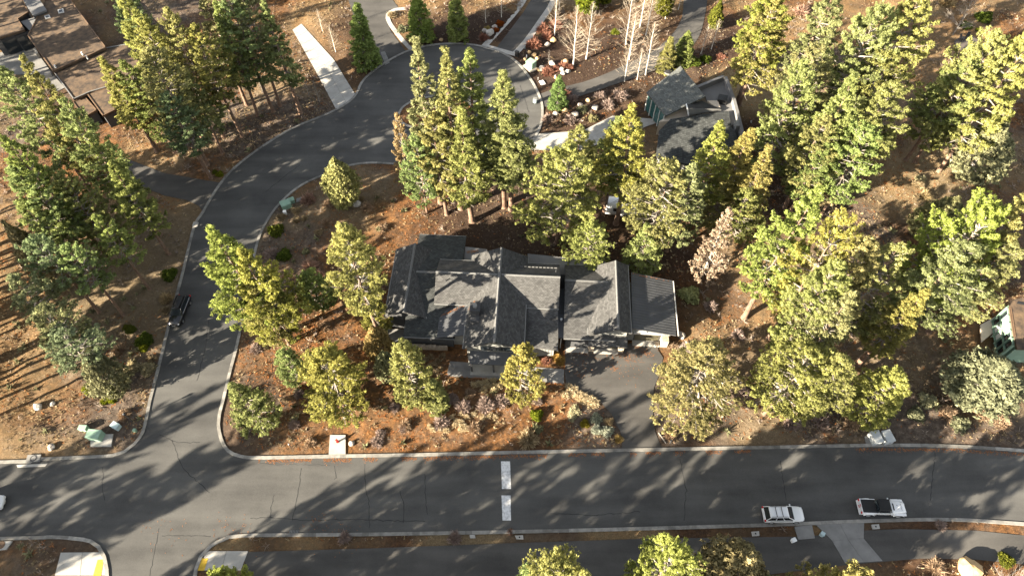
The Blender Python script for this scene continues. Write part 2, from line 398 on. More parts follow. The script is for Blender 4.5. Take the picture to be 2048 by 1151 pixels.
def slabs(name, quad_px, nx, ny, z, m, gap=.03, parent_kind='structure'):
    """concrete cast in panels with open joints: bed sheet + one slab per panel"""
    c = gl(quad_px); PAVED.append([tuple(p) for p in c])
    bed = sheet(name, [tuple(p) for p in c], z-.03, M['conc_dark'])
    A, B, D, E_ = [Vector((p.x, p.y, 0)) for p in c]
    f = lambda u, v: (A*(1-u)+B*u)*(1-v)+(E_*(1-u)+D*u)*v
    for i in range(nx):
        for j in range(ny):
            q = [f(i/nx, j/ny), f((i+1)/nx, j/ny), f((i+1)/nx, (j+1)/ny), f(i/nx, (j+1)/ny)]
            ce = sum(q, Vector())/4
            q = [ce+(p-ce)*(1-gap/max(.5, (p-ce).length)*1.2) for p in q]
            MB().prism([Vector((p.x, p.y, z+random.uniform(-.006, .006))) for p in q], .05).build('slab', m, bed)
    return bed
random.seed(4)
# pale concrete drive on the upper left
slabs('concrete_driveway', [(585,60),(603,48),(668,120),(630,140)], 1, 5, .07, M['conc'])
slabs('concrete_driveway', [(630,140),(668,120),(713,193),(672,219)], 2, 4, .075, M['conc'])
# side drive on the left
paved('asphalt_driveway', [(443,366),(425,396),(408,428),(398,412),(372,400),(328,391),(280,372),(225,345),(255,318),(330,347),(395,358)], .06, M['drive'])
# top: dark driveways with pale edging
paved('asphalt_driveway', [(990,100),(1045,28),(1062,0),(1075,-40),(1130,-40),(1108,0),(1095,30),(1034,108)], .06, M['drive'])
for pts in ([(968,94),(1028,28),(1052,-8),(1062,-40)], [(1026,112),(1052,84),(1082,42),(1104,8),(1120,-40)]):
    ln = smooth_line(gl(pts)); a = offset_line(ln, -.6); b2 = offset_line(ln, .6)
    V = [(p.x, p.y, .10) for p in a]+[(p.x, p.y, .10) for p in b2]; n_ = len(a)
    o = link('driveway_edging', mesh_np('driveway_edging', V, [(i, i+1, n_+i+1, n_+i) for i in range(n_-1)], M['conc'])); o['kind'] = 'structure'
ap = gl([(966,96),(1026,112),(1034,107),(974,90)])
MB().prism([(p.x, p.y, .11) for p in ap], .1).build('driveway_apron', M['conc'])['kind'] = 'structure'
paved('asphalt_driveway', [(765,128),(716,60),(690,-20),(770,-20),(800,20),(775,35),(780,60),(812,104)], .06, M['drive'])
ln = smooth_line(gl([(824,101),(806,82),(790,62),(778,44),(776,30),(790,20),(812,18)]), .8)
a = offset_line(ln, -.42); b2 = offset_line(ln, .42); edg = empty('paver_edging'); edg['kind'] = 'structure'
for i in range(len(ln)-1):
    k = .96; ce = (a[i]+a[i+1]+b2[i]+b2[i+1])/4
    MB().prism([Vector((*(ce+(p-ce)*k), .11)) for p in (a[i], a[i+1], b2[i+1], b2[i])], .1).build('paver', M['conc'], edg)
slabs('concrete_path', [(761,105),(770,103),(780,126),(770,131)], 1, 3, .08, M['conc_dark'])
paved('asphalt_driveway', [(1076,190),(1110,178),(1180,160),(1255,128),(1325,88),(1362,40),(1372,-20),(1412,-20),(1408,40),(1388,88),(1330,132),(1210,176),(1115,207),(1084,214)], .06, M['drive'], True)
# concrete drive of the house on the upper right
slabs('concrete_driveway', [(1047,300),(1075,268),(1165,262),(1165,300)], 3, 1, .08, M['conc'])
slabs('concrete_driveway', [(1165,300),(1165,262),(1225,232),(1330,240)], 2, 2, .085, M['conc'])
# main drive and front walk
paved('asphalt_driveway', [(1128,684),(1240,692),(1270,684),(1316,681),(1316,700),(1326,715),(1322,740),(1308,775),(1306,830),(1310,862),(1320,888),(1326,897),(1242,902),(1245,880),(1240,862),(1222,826),(1196,800),(1165,782),(1132,768),(1128,735)], .060, M['drive'])
slabs('front_walk', [(893,752),(1128,768),(1128,738),(900,722)], 7, 2, .075, M['conc_dark'])
# parallel path along the bottom of the picture
pth = [(490,1103),(760,1095),(1000,1086),(1300,1076),(1620,1072),(1680,1062),(1800,1057),(1950,1060),(2048,1070),(2700,1110),(2700,1180),(2048,1128),(1950,1118),(1840,1116),(1700,1128),(1400,1165),(1000,1180),(490,1190)]
paved('asphalt_path', pth, .045, M['drive'])
slabs('kerb_ramp', [(110,1150),(212,1150),(209,1103),(122,1104)], 2, 1, .085, M['conc'])
slabs('kerb_ramp', [(404,1140),(482,1140),(497,1101),(410,1101)], 2, 1, .085, M['conc'])
slabs('kerb_ramp', [(98,1200),(213,1200),(212,1151),(110,1151)], 2, 1, .085, M['conc'])
for q in ([(187,1150),(203,1150),(208,1118),(196,1119)], [(396,1140),(409,1140),(417,1116),(404,1116)]):
    c = gl(q); t = MB(); o = empty('tactile_pad'); o['kind'] = 'structure'
    MB().prism([Vector((p.x, p.y, .105)) for p in c], .05).build('tactile_plate', M['yellow_pad'], o)
    A, B, D, E_ = c
    for i in range(6):
        for j in range(9):
            p = (A*(1-(i+.5)/6)+B*((i+.5)/6))*(1-(j+.5)/9)+(E_*(1-(i+.5)/6)+D*((i+.5)/6))*((j+.5)/9)
            t.cyl((p.x, p.y), .03, .100, .118, 6)
    t.build('dome', M['yellow_pad'], o)['kind'] = 'stuff'
sl_ = slabs('concrete_driveway', [(1664,1081),(1727,1076),(1728,1041),(1625,1043)], 2, 1, .09, M['conc_dark'])
slabs('concrete_driveway', [(1690,1126),(1765,1121),(1727,1076),(1664,1081)], 2, 1, .088, M['conc_dark'])
# painted bars across the street
for q in ([(1004,977),(1022,977),(1020,922),(1002,922)], [(1005,1040),(1022,1040),(1021,990),(1003,990)]):
    c = gl(q); o = sheet('white_road_marking', [tuple(p) for p in c], .058, M['white_paint'])
# sealed cracks in the street
rg = np.random.default_rng(3)
def crack(px, wd=.05):
    P = gl(px); Q = []
    for i in range(len(P)-1):
        n_ = max(2, int((P[i+1]-P[i]).length/.35))
        for k in range(n_):
            p = P[i].lerp(P[i+1], k/n_); Q.append(p+Vector((rg.normal(0, .045), rg.normal(0, .045))))
    Q.append(P[-1]); w_ = [wd*rg.uniform(.4, 1.1) for _ in Q]
    V = []; 
    for i, p in enumerate(Q):
        t = (Q[min(i+1, len(Q)-1)]-Q[max(i-1, 0)]).normalized(); nn = Vector((-t.y, t.x))*w_[i]
        V += [(*(p-nn), .055), (*(p+nn), .055)]
    link('crack', mesh_np('crack', V, [(2*i, 2*i+2, 2*i+3, 2*i+1) for i in range(len(Q)-1)], M['crack']), road)
for px in ([(602,934),(601,960),(588,1024),(585,1040)], [(548,989),(540,1034)], [(730,928),(731,975),(738,1000),(738,1055)], [(850,948),(851,990),(855,1028)], [(800,982),(808,1015),(806,1045)],
           [(318,1056),(312,1090),(300,1151)], [(323,1071),(370,1070),(422,1072)], [(206,934),(206,980),(210,1000)], [(670,930),(672,955),(668,958)], [(320,868),(350,884),(400,884)], [(500,1036),(540,1034),(600,1040),(700,1038),(850,1042)],
           [(1360,918),(1372,980),(1368,1040)], [(1100,1025),(1180,1030),(1280,1023)], [(395,760),(412,690),(418,640)], [(530,385),(580,345),(600,330)], [(1040,170),(1058,225)], [(1020,140),(1030,190),(1036,230)], [(345,880),(365,935),(420,985)], [(1560,920),(1572,1000)], [(1870,905),(1860,1000)]):
    crack(px)
crack([(565,930),(520,926),(660,930)], .02); crack([(905,752),(1000,760)], .03)

# ------------------------------------------------------------------ the ground: one sheet out to the far forest
FLAT = []   # building footprints, added before the ground is built
HOUSE_O, HOUSE_A = Vector((0, 52, 0)), R_(-3.0)
def HL(x, y): 
    c, s = math.cos(HOUSE_A), math.sin(HOUSE_A); return (HOUSE_O.x+x*c-y*s, HOUSE_O.y+x*s+y*c)
FLAT.append([HL(-17,-8), HL(16,-9), HL(23,-5.5), HL(23,4), HL(2,8), HL(-7,10.5), HL(-17,10)])
FLAT.append([tuple(p) for p in gl([(1290,260),(1310,330),(1480,345),(1485,270),(1455,165),(1400,185),(1365,150),(1290,200)])])
FLAT.append([tuple(p) for p in gl([(-40,-10),(130,0),(290,100),(300,190),(170,250),(100,160),(-40,150)])])

for q in ([(656,866),(694,866),(694,913),(654,913)], [(176,864),(230,863),(226,894),(178,894)], [(1726,868),(1779,865),(1782,890),(1731,892)], [(1041,131),(1060,121),(1081,138),(1061,147)], [(1500,1059),(1521,1058),(1522,1072),(1502,1074)], [(1740,1046),(1761,1045),(1763,1058),(1743,1059)],
          [(1027,1068),(1049,1067),(1050,1079),(1030,1079)], [(936,1066),(953,1066),(954,1077),(937,1077)], [(1585,1049),(1628,1046),(1634,1077),(1594,1081)], [(1074,158),(1090,158),(1095,169),(1080,172)], [(384,441),(400,442),(396,456),(381,454)], [(590,394),(608,391),(604,404),(589,406)], [(535,450),(547,448),(543,460),(532,460)], [(50,906),(86,906),(82,925),(48,926)], [(-30,1080),(28,1079),(16,1100),(-30,1102)], [(1904,72),(1960,70),(1952,100),(1926,107),(1908,98)]):
    FLAT.append([tuple(p) for p in gl(q)])
def build_ground():
    gx = np.concatenate([[-900,-500,-300,-200,-150], np.arange(-120, 120.01, .6), [150,200,300,500,900]])
    gy = np.concatenate([[-500,-250,-120,-60,-30,-10,0], np.arange(8, 160.01, .6), [175,200,250,350,600,1200]])
    X, Y = np.meshgrid(gx, gy)
    mask = np.zeros(X.shape, bool)
    for p in PAVED+FLAT: mask |= in_poly(X, Y, p)
    dist = np.full(X.shape, 9.0); cur = mask.copy(); dist[cur] = 0
    for k in range(1, 9):
        nx = cur.copy(); nx[1:] |= cur[:-1]; nx[:-1] |= cur[1:]; nx[:, 1:] |= cur[:, :-1]; nx[:, :-1] |= cur[:, 1:]
        dist[nx & ~cur] = k; cur = nx
    f = np.clip((dist-1.0)/6, 0, 1); f = f*f*(3-2*f)
    Z = f*((fbm(X, Y, 9.0, 11)-.35)*1.1+(fbm(X, Y, 2.4, 21)-.5)*.55)+f*.12
    Z = np.where(mask, -.03, Z+.02*(dist > 0))
    # what the soil is: x = bare grey dirt, y = dark bark mulch, z = straw-coloured dead grass
    soil = np.zeros(X.shape+(3,), np.float32)
    def blob(ch, cx, cy, r, a=1.0):
        p = G(cx, cy); d = np.hypot(X-p.x, Y-p.y)/r
        d += (fbm(X, Y, 5, 31)-.5)*.9
        soil[..., ch] = np.maximum(soil[..., ch], a*np.clip(2.3-1.9*d, 0, 1))
    for b in ((0,290,500,9),(0,330,580,7),(0,250,560,8),(0,300,640,7),(0,240,900,7,.5),(0,560,470,8,.8),(0,560,540,7,.7),(0,120,880,7,.5),(0,640,430,6,.6),(0,480,840,6,.7),(0,330,780,6,.6),
              (0,1500,760,8,.6),(0,1750,850,9,.9),(0,1550,850,9,.8),(0,1950,860,9,.8),(0,1880,800,8,.6),(0,1200,860,5,.8),(0,1060,440,9,.8),(0,700,380,7,.7),(0,520,240,9,.8),(0,450,270,8,.8),(0,620,220,7,.8),(0,1950,480,10,.6),(0,1700,640,8,.3),
              (1,1080,110,7),(1,1150,110,9),(1,1190,130,8),(1,1240,110,9),(1,880,70,9),(1,940,60,8),(1,1300,170,10,.9),(1,1180,230,9,.9),(1,1130,240,7,.9),(1,1240,200,8,.9),(1,1000,50,7),(1,1290,60,9,.8),(1,1430,80,9,.9),(1,1480,250,12,.9),(1,1550,350,12,.9),(1,1000,445,12,.9),(1,1150,440,9,.9),(1,1080,470,9,.9),(1,1280,520,9,.8),(1,1380,570,7,.6),(1,1250,480,12,.9),(1,740,60,9,.8),(1,680,130,8,.7),(1,500,1085,6,.6),(1,800,1080,9,.6),(1,1100,1067,9,.6),(1,1450,1062,9,.7),(1,1800,1050,9,.7),(1,150,1090,5,.5),(1,470,830,5,.6),
              (2,1500,190,6,.8),(2,1480,170,5,.8),(2,230,520,7,.55),(2,180,540,6,.5),(2,1850,10,5,.7),(2,1830,370,9,.6),(2,1880,340,8,.6),(2,450,1085,4,.5),(2,120,600,7,.55),(2,60,540,7,.5),(2,100,700,7,.4),(2,200,470,8,.5),(2,60,780,6,.3),(2,330,420,7,.4),(2,330,300,6,.4),(2,1760,690,7,.35),(2,1560,750,5,.3),(1,1180,150,12),(1,1100,160,7),(1,1350,120,9,.9),(1,900,60,9,.9),(1,1600,330,9,.9),(0,1500,540,7,.4),(2,930,1078,5,.5),(2,1240,1065,6,.5),(2,700,400,8,.35)):
        blob(*b)
    yd = ((X > -38) & (X < 15) & (Y > 28) & (Y < 66)).astype(float)
    soil[..., 2] = np.maximum(soil[..., 2], np.clip((fbm(X, Y, 13, 131)-.46)*3.0, 0, .38)*(1-.8*yd)*(1-soil[..., 1]))
    soil[..., 0] = np.maximum(soil[..., 0], np.clip((fbm(X, Y, 17, 141)-.50)*4, 0, .8)*(1-.7*yd))
    H, Wd = X.shape; idx = np.arange(H*Wd).reshape(H, Wd)
    F = np.stack([idx[:-1, :-1], idx[:-1, 1:], idx[1:, 1:], idx[1:, :-1]], -1).reshape(-1, 4)
    me = mesh_np('ground', np.stack([X, Y, Z], -1).reshape(-1, 3), F, M['ground'], smooth=True)
    a = me.attributes.new('soil', 'FLOAT_VECTOR', 'POINT'); a.data.foreach_set('vector', soil.reshape(-1, 3).ravel())
    o = link('ground', me); o['kind'] = 'structure'
    return gx, gy, Z, dist, soil
GX, GY, GZ, GD, GSOIL = build_ground()
def gidx(x, y):
    i = np.clip(np.searchsorted(GX, x)-1, 0, len(GX)-2); j = np.clip(np.searchsorted(GY, y)-1, 0, len(GY)-2); return i, j
def ground_z(x, y):
    x = np.asarray(x, float); y = np.asarray(y, float); i, j = gidx(x, y)
    u = (x-GX[i])/(GX[i+1]-GX[i]); v = (y-GY[j])/(GY[j+1]-GY[j])
    return (GZ[j, i]*(1-u)+GZ[j, i+1]*u)*(1-v)+(GZ[j+1, i]*(1-u)+GZ[j+1, i+1]*u)*v
def ground_d(x, y):
    i, j = gidx(np.asarray(x, float), np.asarray(y, float)); return GD[j, i]
def gp(px, py):
    p = G(px, py); p.z = float(ground_z(p.x, p.y)); return p
# ------------------------------------------------------------------ plant builders (a few meshes of each kind, shared)
def tufts(P, rad, tone, k, seed, wid=.20, up=.30, jit=.35, shell=0.0):
    """needle tufts: k small triangles round every point; a share of them lies on the tuft's outside like scales, the rest stand out as needles"""
    rg = np.random.default_rng(seed); n = len(P)
    D = rg.normal(size=(n, k, 3)); D[..., 2] += up; D /= np.linalg.norm(D, axis=-1, keepdims=True)
    S = rg.normal(size=(n, k, 3)); S -= (S*D).sum(-1, keepdims=True)*D; S /= np.linalg.norm(S, axis=-1, keepdims=True)
    L = (rad[:, None]*(1+rg.uniform(-jit, jit, (n, k))))[..., None]
    c = P[:, None, :]
    a = c+D*L*.10-S*L*wid*.5; b = c+D*L*.30+S*L*wid*.6; t = c+D*L
    ks = int(k*shell)
    if ks:
        d, s, l = D[:, :ks], S[:, :ks], L[:, :ks]*rg.uniform(.75, 1.1, (n, ks, 1)); q = np.cross(d, s)
        o = c+d*l*.60; h = l*.42; j3 = lambda: rg.normal(0, .20, (n, ks, 1))*d*l
        a[:, :ks] = o+s*h+j3(); b[:, :ks] = o+(-.5*s+.87*q)*h+j3(); t[:, :ks] = o+(-.5*s-.87*q)*h*1.25+j3()
    V = np.stack([a, b, t], 2).reshape(-1, 3); F = np.arange(len(V)).reshape(-1, 3)
    T = np.clip(tone[:, None]+rg.normal(0, .13, (n, k)), 0, 1).ravel()
    return V, F, T

def pine_meshes(seed, H, R, cb, nb, dens, shape=0, k=16, tr=.36, mats=('needles', 'bark'), droop=0.0, bend=.5, thick=1.0, bare=8):
    """trunk with limbs + crown of plumed boughs standing in loose whorls. shape 0 cone, 1 oval, 2 round"""
    rnd = random.Random(seed); rg = np.random.default_rng(seed)
    bx, by = rnd.uniform(-bend, bend), rnd.uniform(-bend, bend)
    ax = lambda z: Vector((bx*math.sin(z/H*2.4), by*math.sin(z/H*3.1+1)-by*math.sin(1), z))
    tb = MB(); lb = MB(); r0 = (.0095*H+.05)*thick
    zs = [0, .03, .12, .3, .5, .7, .85, .97]
    tb.tube([ax(H*z) for z in zs], [r0*1.5, r0*1.1, r0, r0*.82, r0*.62, r0*.40, r0*.2, .02], 8)
    P = []; rads = []; tones = []
    side = rnd.uniform(0, 6.28); nw = max(6, nb//6)
    for i in range(nb):
        lev = (i//6+rnd.gauss(0, .16)+.5)/nw
        t = min(.985, max(0, lev)); z = H*(cb+(1-cb)*t)
        base = min(1, t/.22+.35)
        prof = (((1-t)**.75)*(.62+.38*base), ((1-t**1.9)**.6)*(.55+.45*base), ((1-t**2.8)**.55)*(.6+.4*base))[shape]
        az = i*2.39996+rnd.uniform(-.55, .55)
        L = max(.30, R*prof*rnd.choice((.62, .8, .92, 1.0, 1.08, 1.22))*(1+.16*math.cos(az-side)))
        el = math.radians(-10-droop*22+58*t**1.5+rnd.uniform(-9, 9))
        d = Vector((math.cos(az)*math.cos(el), math.sin(az)*math.cos(el), math.sin(el))); lat = Vector((-math.sin(az), math.cos(az), 0))
        lift = (.20-.25*droop)*L
        o = ax(z); bow = lambda s: o+d*(L*s)+Vector((0, 0, lift*s*s-.10*L*s*(1-s)))
        lb.tube([o, bow(.5), bow(1)], [.022*L+.02, .012*L+.012, .008], 4, False)
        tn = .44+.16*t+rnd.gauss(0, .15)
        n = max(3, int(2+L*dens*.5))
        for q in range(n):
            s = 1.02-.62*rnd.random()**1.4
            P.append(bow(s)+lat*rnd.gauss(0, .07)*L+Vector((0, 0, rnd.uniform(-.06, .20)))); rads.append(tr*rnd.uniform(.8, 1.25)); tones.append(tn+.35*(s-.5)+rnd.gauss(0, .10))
        for sg in (-1, 1, -1, 1):
            s0 = rnd.uniform(.35, .85); l2 = L*(1.05-s0)*rnd.uniform(.5, .9)+.12; d2 = (d*.75+lat*sg*rnd.uniform(.45, .85)+Vector((0, 0, .18))).normalized(); b = bow(s0)
            if L > 1.2: lb.tube([b, b+d2*l2], [.010*L+.006, .006], 3, False)
            for q in range(max(1, int(l2*dens*.55+.8))):
                s = .25+.8*rnd.random()**.8
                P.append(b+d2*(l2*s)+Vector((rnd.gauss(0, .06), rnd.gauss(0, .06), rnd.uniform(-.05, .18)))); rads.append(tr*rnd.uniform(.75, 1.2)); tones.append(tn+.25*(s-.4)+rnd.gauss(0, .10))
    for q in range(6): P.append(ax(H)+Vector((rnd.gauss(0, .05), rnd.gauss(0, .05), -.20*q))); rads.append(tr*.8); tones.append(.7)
    for q in range(bare):
        z = H*cb*rnd.uniform(.55, 1.15); az = rnd.uniform(0, 6.28); l = R*rnd.uniform(.25, .6); d = Vector((math.cos(az), math.sin(az), rnd.uniform(-.25, .15)))
        lb.tube([ax(z), ax(z)+d*l*.6, ax(z)+d*l+Vector((0, 0, .1))], [.035, .022, .008], 4, False)
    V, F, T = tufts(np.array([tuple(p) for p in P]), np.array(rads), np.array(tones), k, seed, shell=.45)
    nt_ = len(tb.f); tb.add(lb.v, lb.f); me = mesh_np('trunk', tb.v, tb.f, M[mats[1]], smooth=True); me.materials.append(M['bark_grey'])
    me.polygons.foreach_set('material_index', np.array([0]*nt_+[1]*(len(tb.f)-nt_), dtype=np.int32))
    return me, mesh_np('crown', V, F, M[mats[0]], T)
def vn1(x):
    i = math.floor(x); f = x-i; h = lambda n: (math.sin(n*127.1)*43758.5453) % 1
    return h(i)*(1-f)+h(i+1)*f

def blob_tree(seed, H, R, m, k=12, tr=.30, n=900, bark='bark_grey', point=.9):
    """dense low crown of small sprays: juniper and yew"""
    rnd = random.Random(seed); P = []; rads = []; tones = []
    lobes = [(rnd.uniform(0, 6.28), rnd.uniform(.15, .9)) for _ in range(16)]
    tb = MB(); tb.tube([(0, 0, 0), (.1, .05, H*.3), (0, 0, H*.75)], [.05*R+.1, .04*R+.06, .03], 7)
    for i in range(n):
        t = rnd.random()**.8; az = rnd.uniform(0, 6.283)
        lb = 1+.50*max(math.cos(az-a)*math.exp(-((t-b)/.12)**2) for a, b in lobes)-.22*vn1(seed+az*2.2+t*9)
        pr = (math.sin(math.pi*min(1, (t*.9+.12)))**.6)*(1-t)**(point*.5)*1.12
        rr = R*.88*pr*lb*(1-abs(rnd.gauss(0, .24)))
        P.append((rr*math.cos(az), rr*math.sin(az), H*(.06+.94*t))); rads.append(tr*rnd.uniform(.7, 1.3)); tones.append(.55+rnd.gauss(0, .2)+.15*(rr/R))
        if i % 26 == 0: tb.tube([(0, 0, H*(.1+.6*t)), P[-1]], [.045, .01], 3, False)
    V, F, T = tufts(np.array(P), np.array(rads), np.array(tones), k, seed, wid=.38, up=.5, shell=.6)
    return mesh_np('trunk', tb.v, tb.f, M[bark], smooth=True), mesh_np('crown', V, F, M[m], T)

def bare_tree(seed, H, bark, nb=46, spread=.30, multi=1, low=.12):
    rnd = random.Random(seed); tb = MB(); br = MB()
    for mtr in range(multi):
        lx, ly = (rnd.uniform(-.25, .25)*H*.35*(multi > 1)+rnd.uniform(-.02, .02)*H, rnd.uniform(-.2, .2)*H*.35*(multi > 1)+rnd.uniform(-.02, .02)*H)
        ax = lambda z: Vector((lx*z/H+.05*math.sin(z), ly*z/H+.05*math.cos(z*1.3)-.05, z))
        tb.tube([ax(H*q) for q in (0, .1, .3, .5, .7, .85, 1)], [r*H*.0095/(1+.5*(multi > 1)) for r in (1.25, 1, .88, .72, .5, .3, .08)], 7)
        for i in range(nb//multi):
            t = (i+rnd.random())/(nb//multi); z = H*(low+(.97-low)*t); az = i*2.4+rnd.uniform(-.4, .4)
            L = H*spread*(1-t)**.7*(.5+.5*min(1, t*4+.3))*rnd.uniform(.55, 1.15)+.2; el = math.radians(18+42*t+rnd.uniform(-10, 10))
            d = Vector((math.cos(az)*math.cos(el), math.sin(az)*math.cos(el), math.sin(el))); o = ax(z)
            p1 = o+d*L*.5+Vector((0, 0, .02*L)); p2 = o+d*L+Vector((0, 0, .16*L))
            br.tube([o, p1, p2], [.005*L+.012, .004*L+.008, .006], 4, False)
            for q in range(7):
                s = rnd.uniform(.3, .95); b = o+(p1-o)*s*2 if s < .5 else p1+(p2-p1)*(s-.5)*2
                dd = (d+Vector((rnd.gauss(0, .55), rnd.gauss(0, .55), rnd.uniform(0, .5)))).normalized()
                br.tube([b, b+dd*L*rnd.uniform(.25, .5)], [.010, .005], 3, False)
    return mesh_np('trunk', tb.v, tb.f, M[bark], smooth=True), mesh_np('branches', br.v, br.f, M['twig_pale' if bark == 'bark_white' else bark])

def dome_shrub(seed, R, H, m, n=420, wid=.06, leafy=False):
    rg = np.random.default_rng(seed)
    D = rg.normal(size=(n, 3)); D[:, 2] = np.abs(D[:, 2])*.9+.12; D /= np.linalg.norm(D, axis=1, keepdims=True)
    lump = 1+.22*np.sin(np.arctan2(D[:, 1], D[:, 0])*3+seed)*rg.uniform(.5, 1, n)
    P = D*np.array([R, R, H])*(lump*rg.uniform(.75, 1.1, n))[:, None]
    if leafy:
        V, F, T = tufts(P*rg.uniform(.72, 1, n)[:, None], np.full(n, .17), np.clip(rg.normal(.45, .2, n)+.3*D[:, 2], 0, 1), 10, seed, wid=.6, shell=.7)
        return mesh_np('foliage', V, F, m, T)
    S = rg.normal(size=(n, 3)); S -= (S*D).sum(1, keepdims=True)*D; S /= np.linalg.norm(S, axis=1, keepdims=True)
    B = P*.12; w_ = wid*rg.uniform(.5, 1.3, n)[:, None]
    V1 = np.stack([B-S*w_, B+S*w_, P], 1)
    # side twigs
    q = P*rg.uniform(.5, .9, n)[:, None]; E2 = q+(D+rg.normal(0, .45, (n, 3)))*R*.30
    V2 = np.stack([q-S*w_*.8, q+S*w_*.8, E2], 1)
    q = P*rg.uniform(.4, .8, n)[:, None]; E3 = q+(D+rg.normal(0, .5, (n, 3)))*R*.26
    V3 = np.stack([q-S*w_*.8, q+S*w_*.8, E3], 1)
    V = np.concatenate([V1, V2, V3]).reshape(-1, 3)
    return mesh_np('stems', V, np.arange(len(V)).reshape(-1, 3), m, np.clip(rg.normal(.5, .25, 3*n), 0, 1))

def boulder_mesh(seed, m):
    rnd = random.Random(seed); bm = bmesh.new(); bmesh.ops.create_icosphere(bm, subdivisions=3, radius=1)
    pl = [(Vector((rnd.gauss(0, 1), rnd.gauss(0, 1), rnd.gauss(0, .7))).normalized(), rnd.uniform(.62, .95)) for _ in range(11)]
    for v in bm.verts:
        n = v.co.normalized(); r = 1.0
        for p, d in pl:
            c = n.dot(p)
            if c > .01: r = min(r, d/c)
        v.co = n*r*(1+.04*math.sin(n.x*9+seed)*math.cos(n.y*8)); v.co.z *= .72
    me = bpy.data.meshes.new('boulder'); bm.to_mesh(me); bm.free(); me.materials.append(m)
    return me

def plant(name, parts, label, cat, loc, rz, sc, group=None, tint=None):
    """a plant: an Empty at the foot, its parts sharing mesh data with others of the kind"""
    o = empty(name, loc, rz, sc); tag(o, label, cat, group)
    for me in parts:
        c = link(me.name.split('.')[0], me, o)
        if tint: c.color = (*tint, 1)
    return o

PINE = {   # kind: list of variants, native height, native radius
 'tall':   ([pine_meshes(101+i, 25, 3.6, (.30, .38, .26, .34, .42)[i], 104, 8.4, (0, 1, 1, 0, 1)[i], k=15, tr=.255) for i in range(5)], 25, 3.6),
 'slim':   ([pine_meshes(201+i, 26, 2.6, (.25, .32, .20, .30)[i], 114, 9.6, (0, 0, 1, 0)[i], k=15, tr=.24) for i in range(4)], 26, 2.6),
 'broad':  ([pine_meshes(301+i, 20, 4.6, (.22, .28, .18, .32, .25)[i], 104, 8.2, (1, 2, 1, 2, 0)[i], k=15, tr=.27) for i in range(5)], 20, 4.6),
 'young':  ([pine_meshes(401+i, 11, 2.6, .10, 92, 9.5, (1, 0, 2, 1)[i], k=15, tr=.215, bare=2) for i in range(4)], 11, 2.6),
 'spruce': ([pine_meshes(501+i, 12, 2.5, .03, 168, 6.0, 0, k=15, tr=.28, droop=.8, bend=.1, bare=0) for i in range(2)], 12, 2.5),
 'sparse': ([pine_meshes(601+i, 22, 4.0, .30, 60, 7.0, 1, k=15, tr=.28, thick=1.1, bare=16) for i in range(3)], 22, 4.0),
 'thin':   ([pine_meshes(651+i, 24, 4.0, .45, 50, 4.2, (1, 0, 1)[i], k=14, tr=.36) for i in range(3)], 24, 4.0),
 'tan':    ([pine_meshes(701, 15, 3.2, .06, 78, 4.6, 0, k=14, tr=.28, mats=('tan_needles', 'bark_grey'), bare=12)], 15, 3.2),
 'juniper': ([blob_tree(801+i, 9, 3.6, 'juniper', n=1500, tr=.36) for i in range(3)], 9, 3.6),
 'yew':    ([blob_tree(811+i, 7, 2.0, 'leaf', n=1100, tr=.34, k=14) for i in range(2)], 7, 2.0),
}
NAMES = {'tall': 'ponderosa_pine', 'slim': 'ponderosa_pine', 'broad': 'ponderosa_pine', 'young': 'young_pine', 'spruce': 'spruce_tree', 'sparse': 'ponderosa_pine', 'thin': 'ponderosa_pine', 'tan': 'dry_pine', 'juniper': 'juniper_tree', 'yew': 'yew_tree'}
tree_rnd = random.Random(77)
_cnt = {}
def tree(kind, h, R, label, top=None, base=None, tint=None, group=None):
    """stand a tree so that its tip (or its foot) is at a surveyed spot"""
    vs_, H0, R0 = PINE[kind]; i = _cnt.get(kind, 0); _cnt[kind] = i+1
    if base is not None: p = gp(*base)
    else:
        p = G(top[0], top[1], h); p.z = float(ground_z(p.x, p.y))
    r = tree_rnd.uniform
    tt = tint or (1, 1, 1)
    tt = (tt[0]*r(.88, 1.12), tt[1]*r(.92, 1.08), tt[2]*r(.8, 1.2))
    o = plant(NAMES[kind], vs_[i % len(vs_)], label, 'tree', p-Vector((0, 0, .06)), r(0, 6.28), (R/R0, R/R0, (h+.06)/H0), group, tt)
    return o
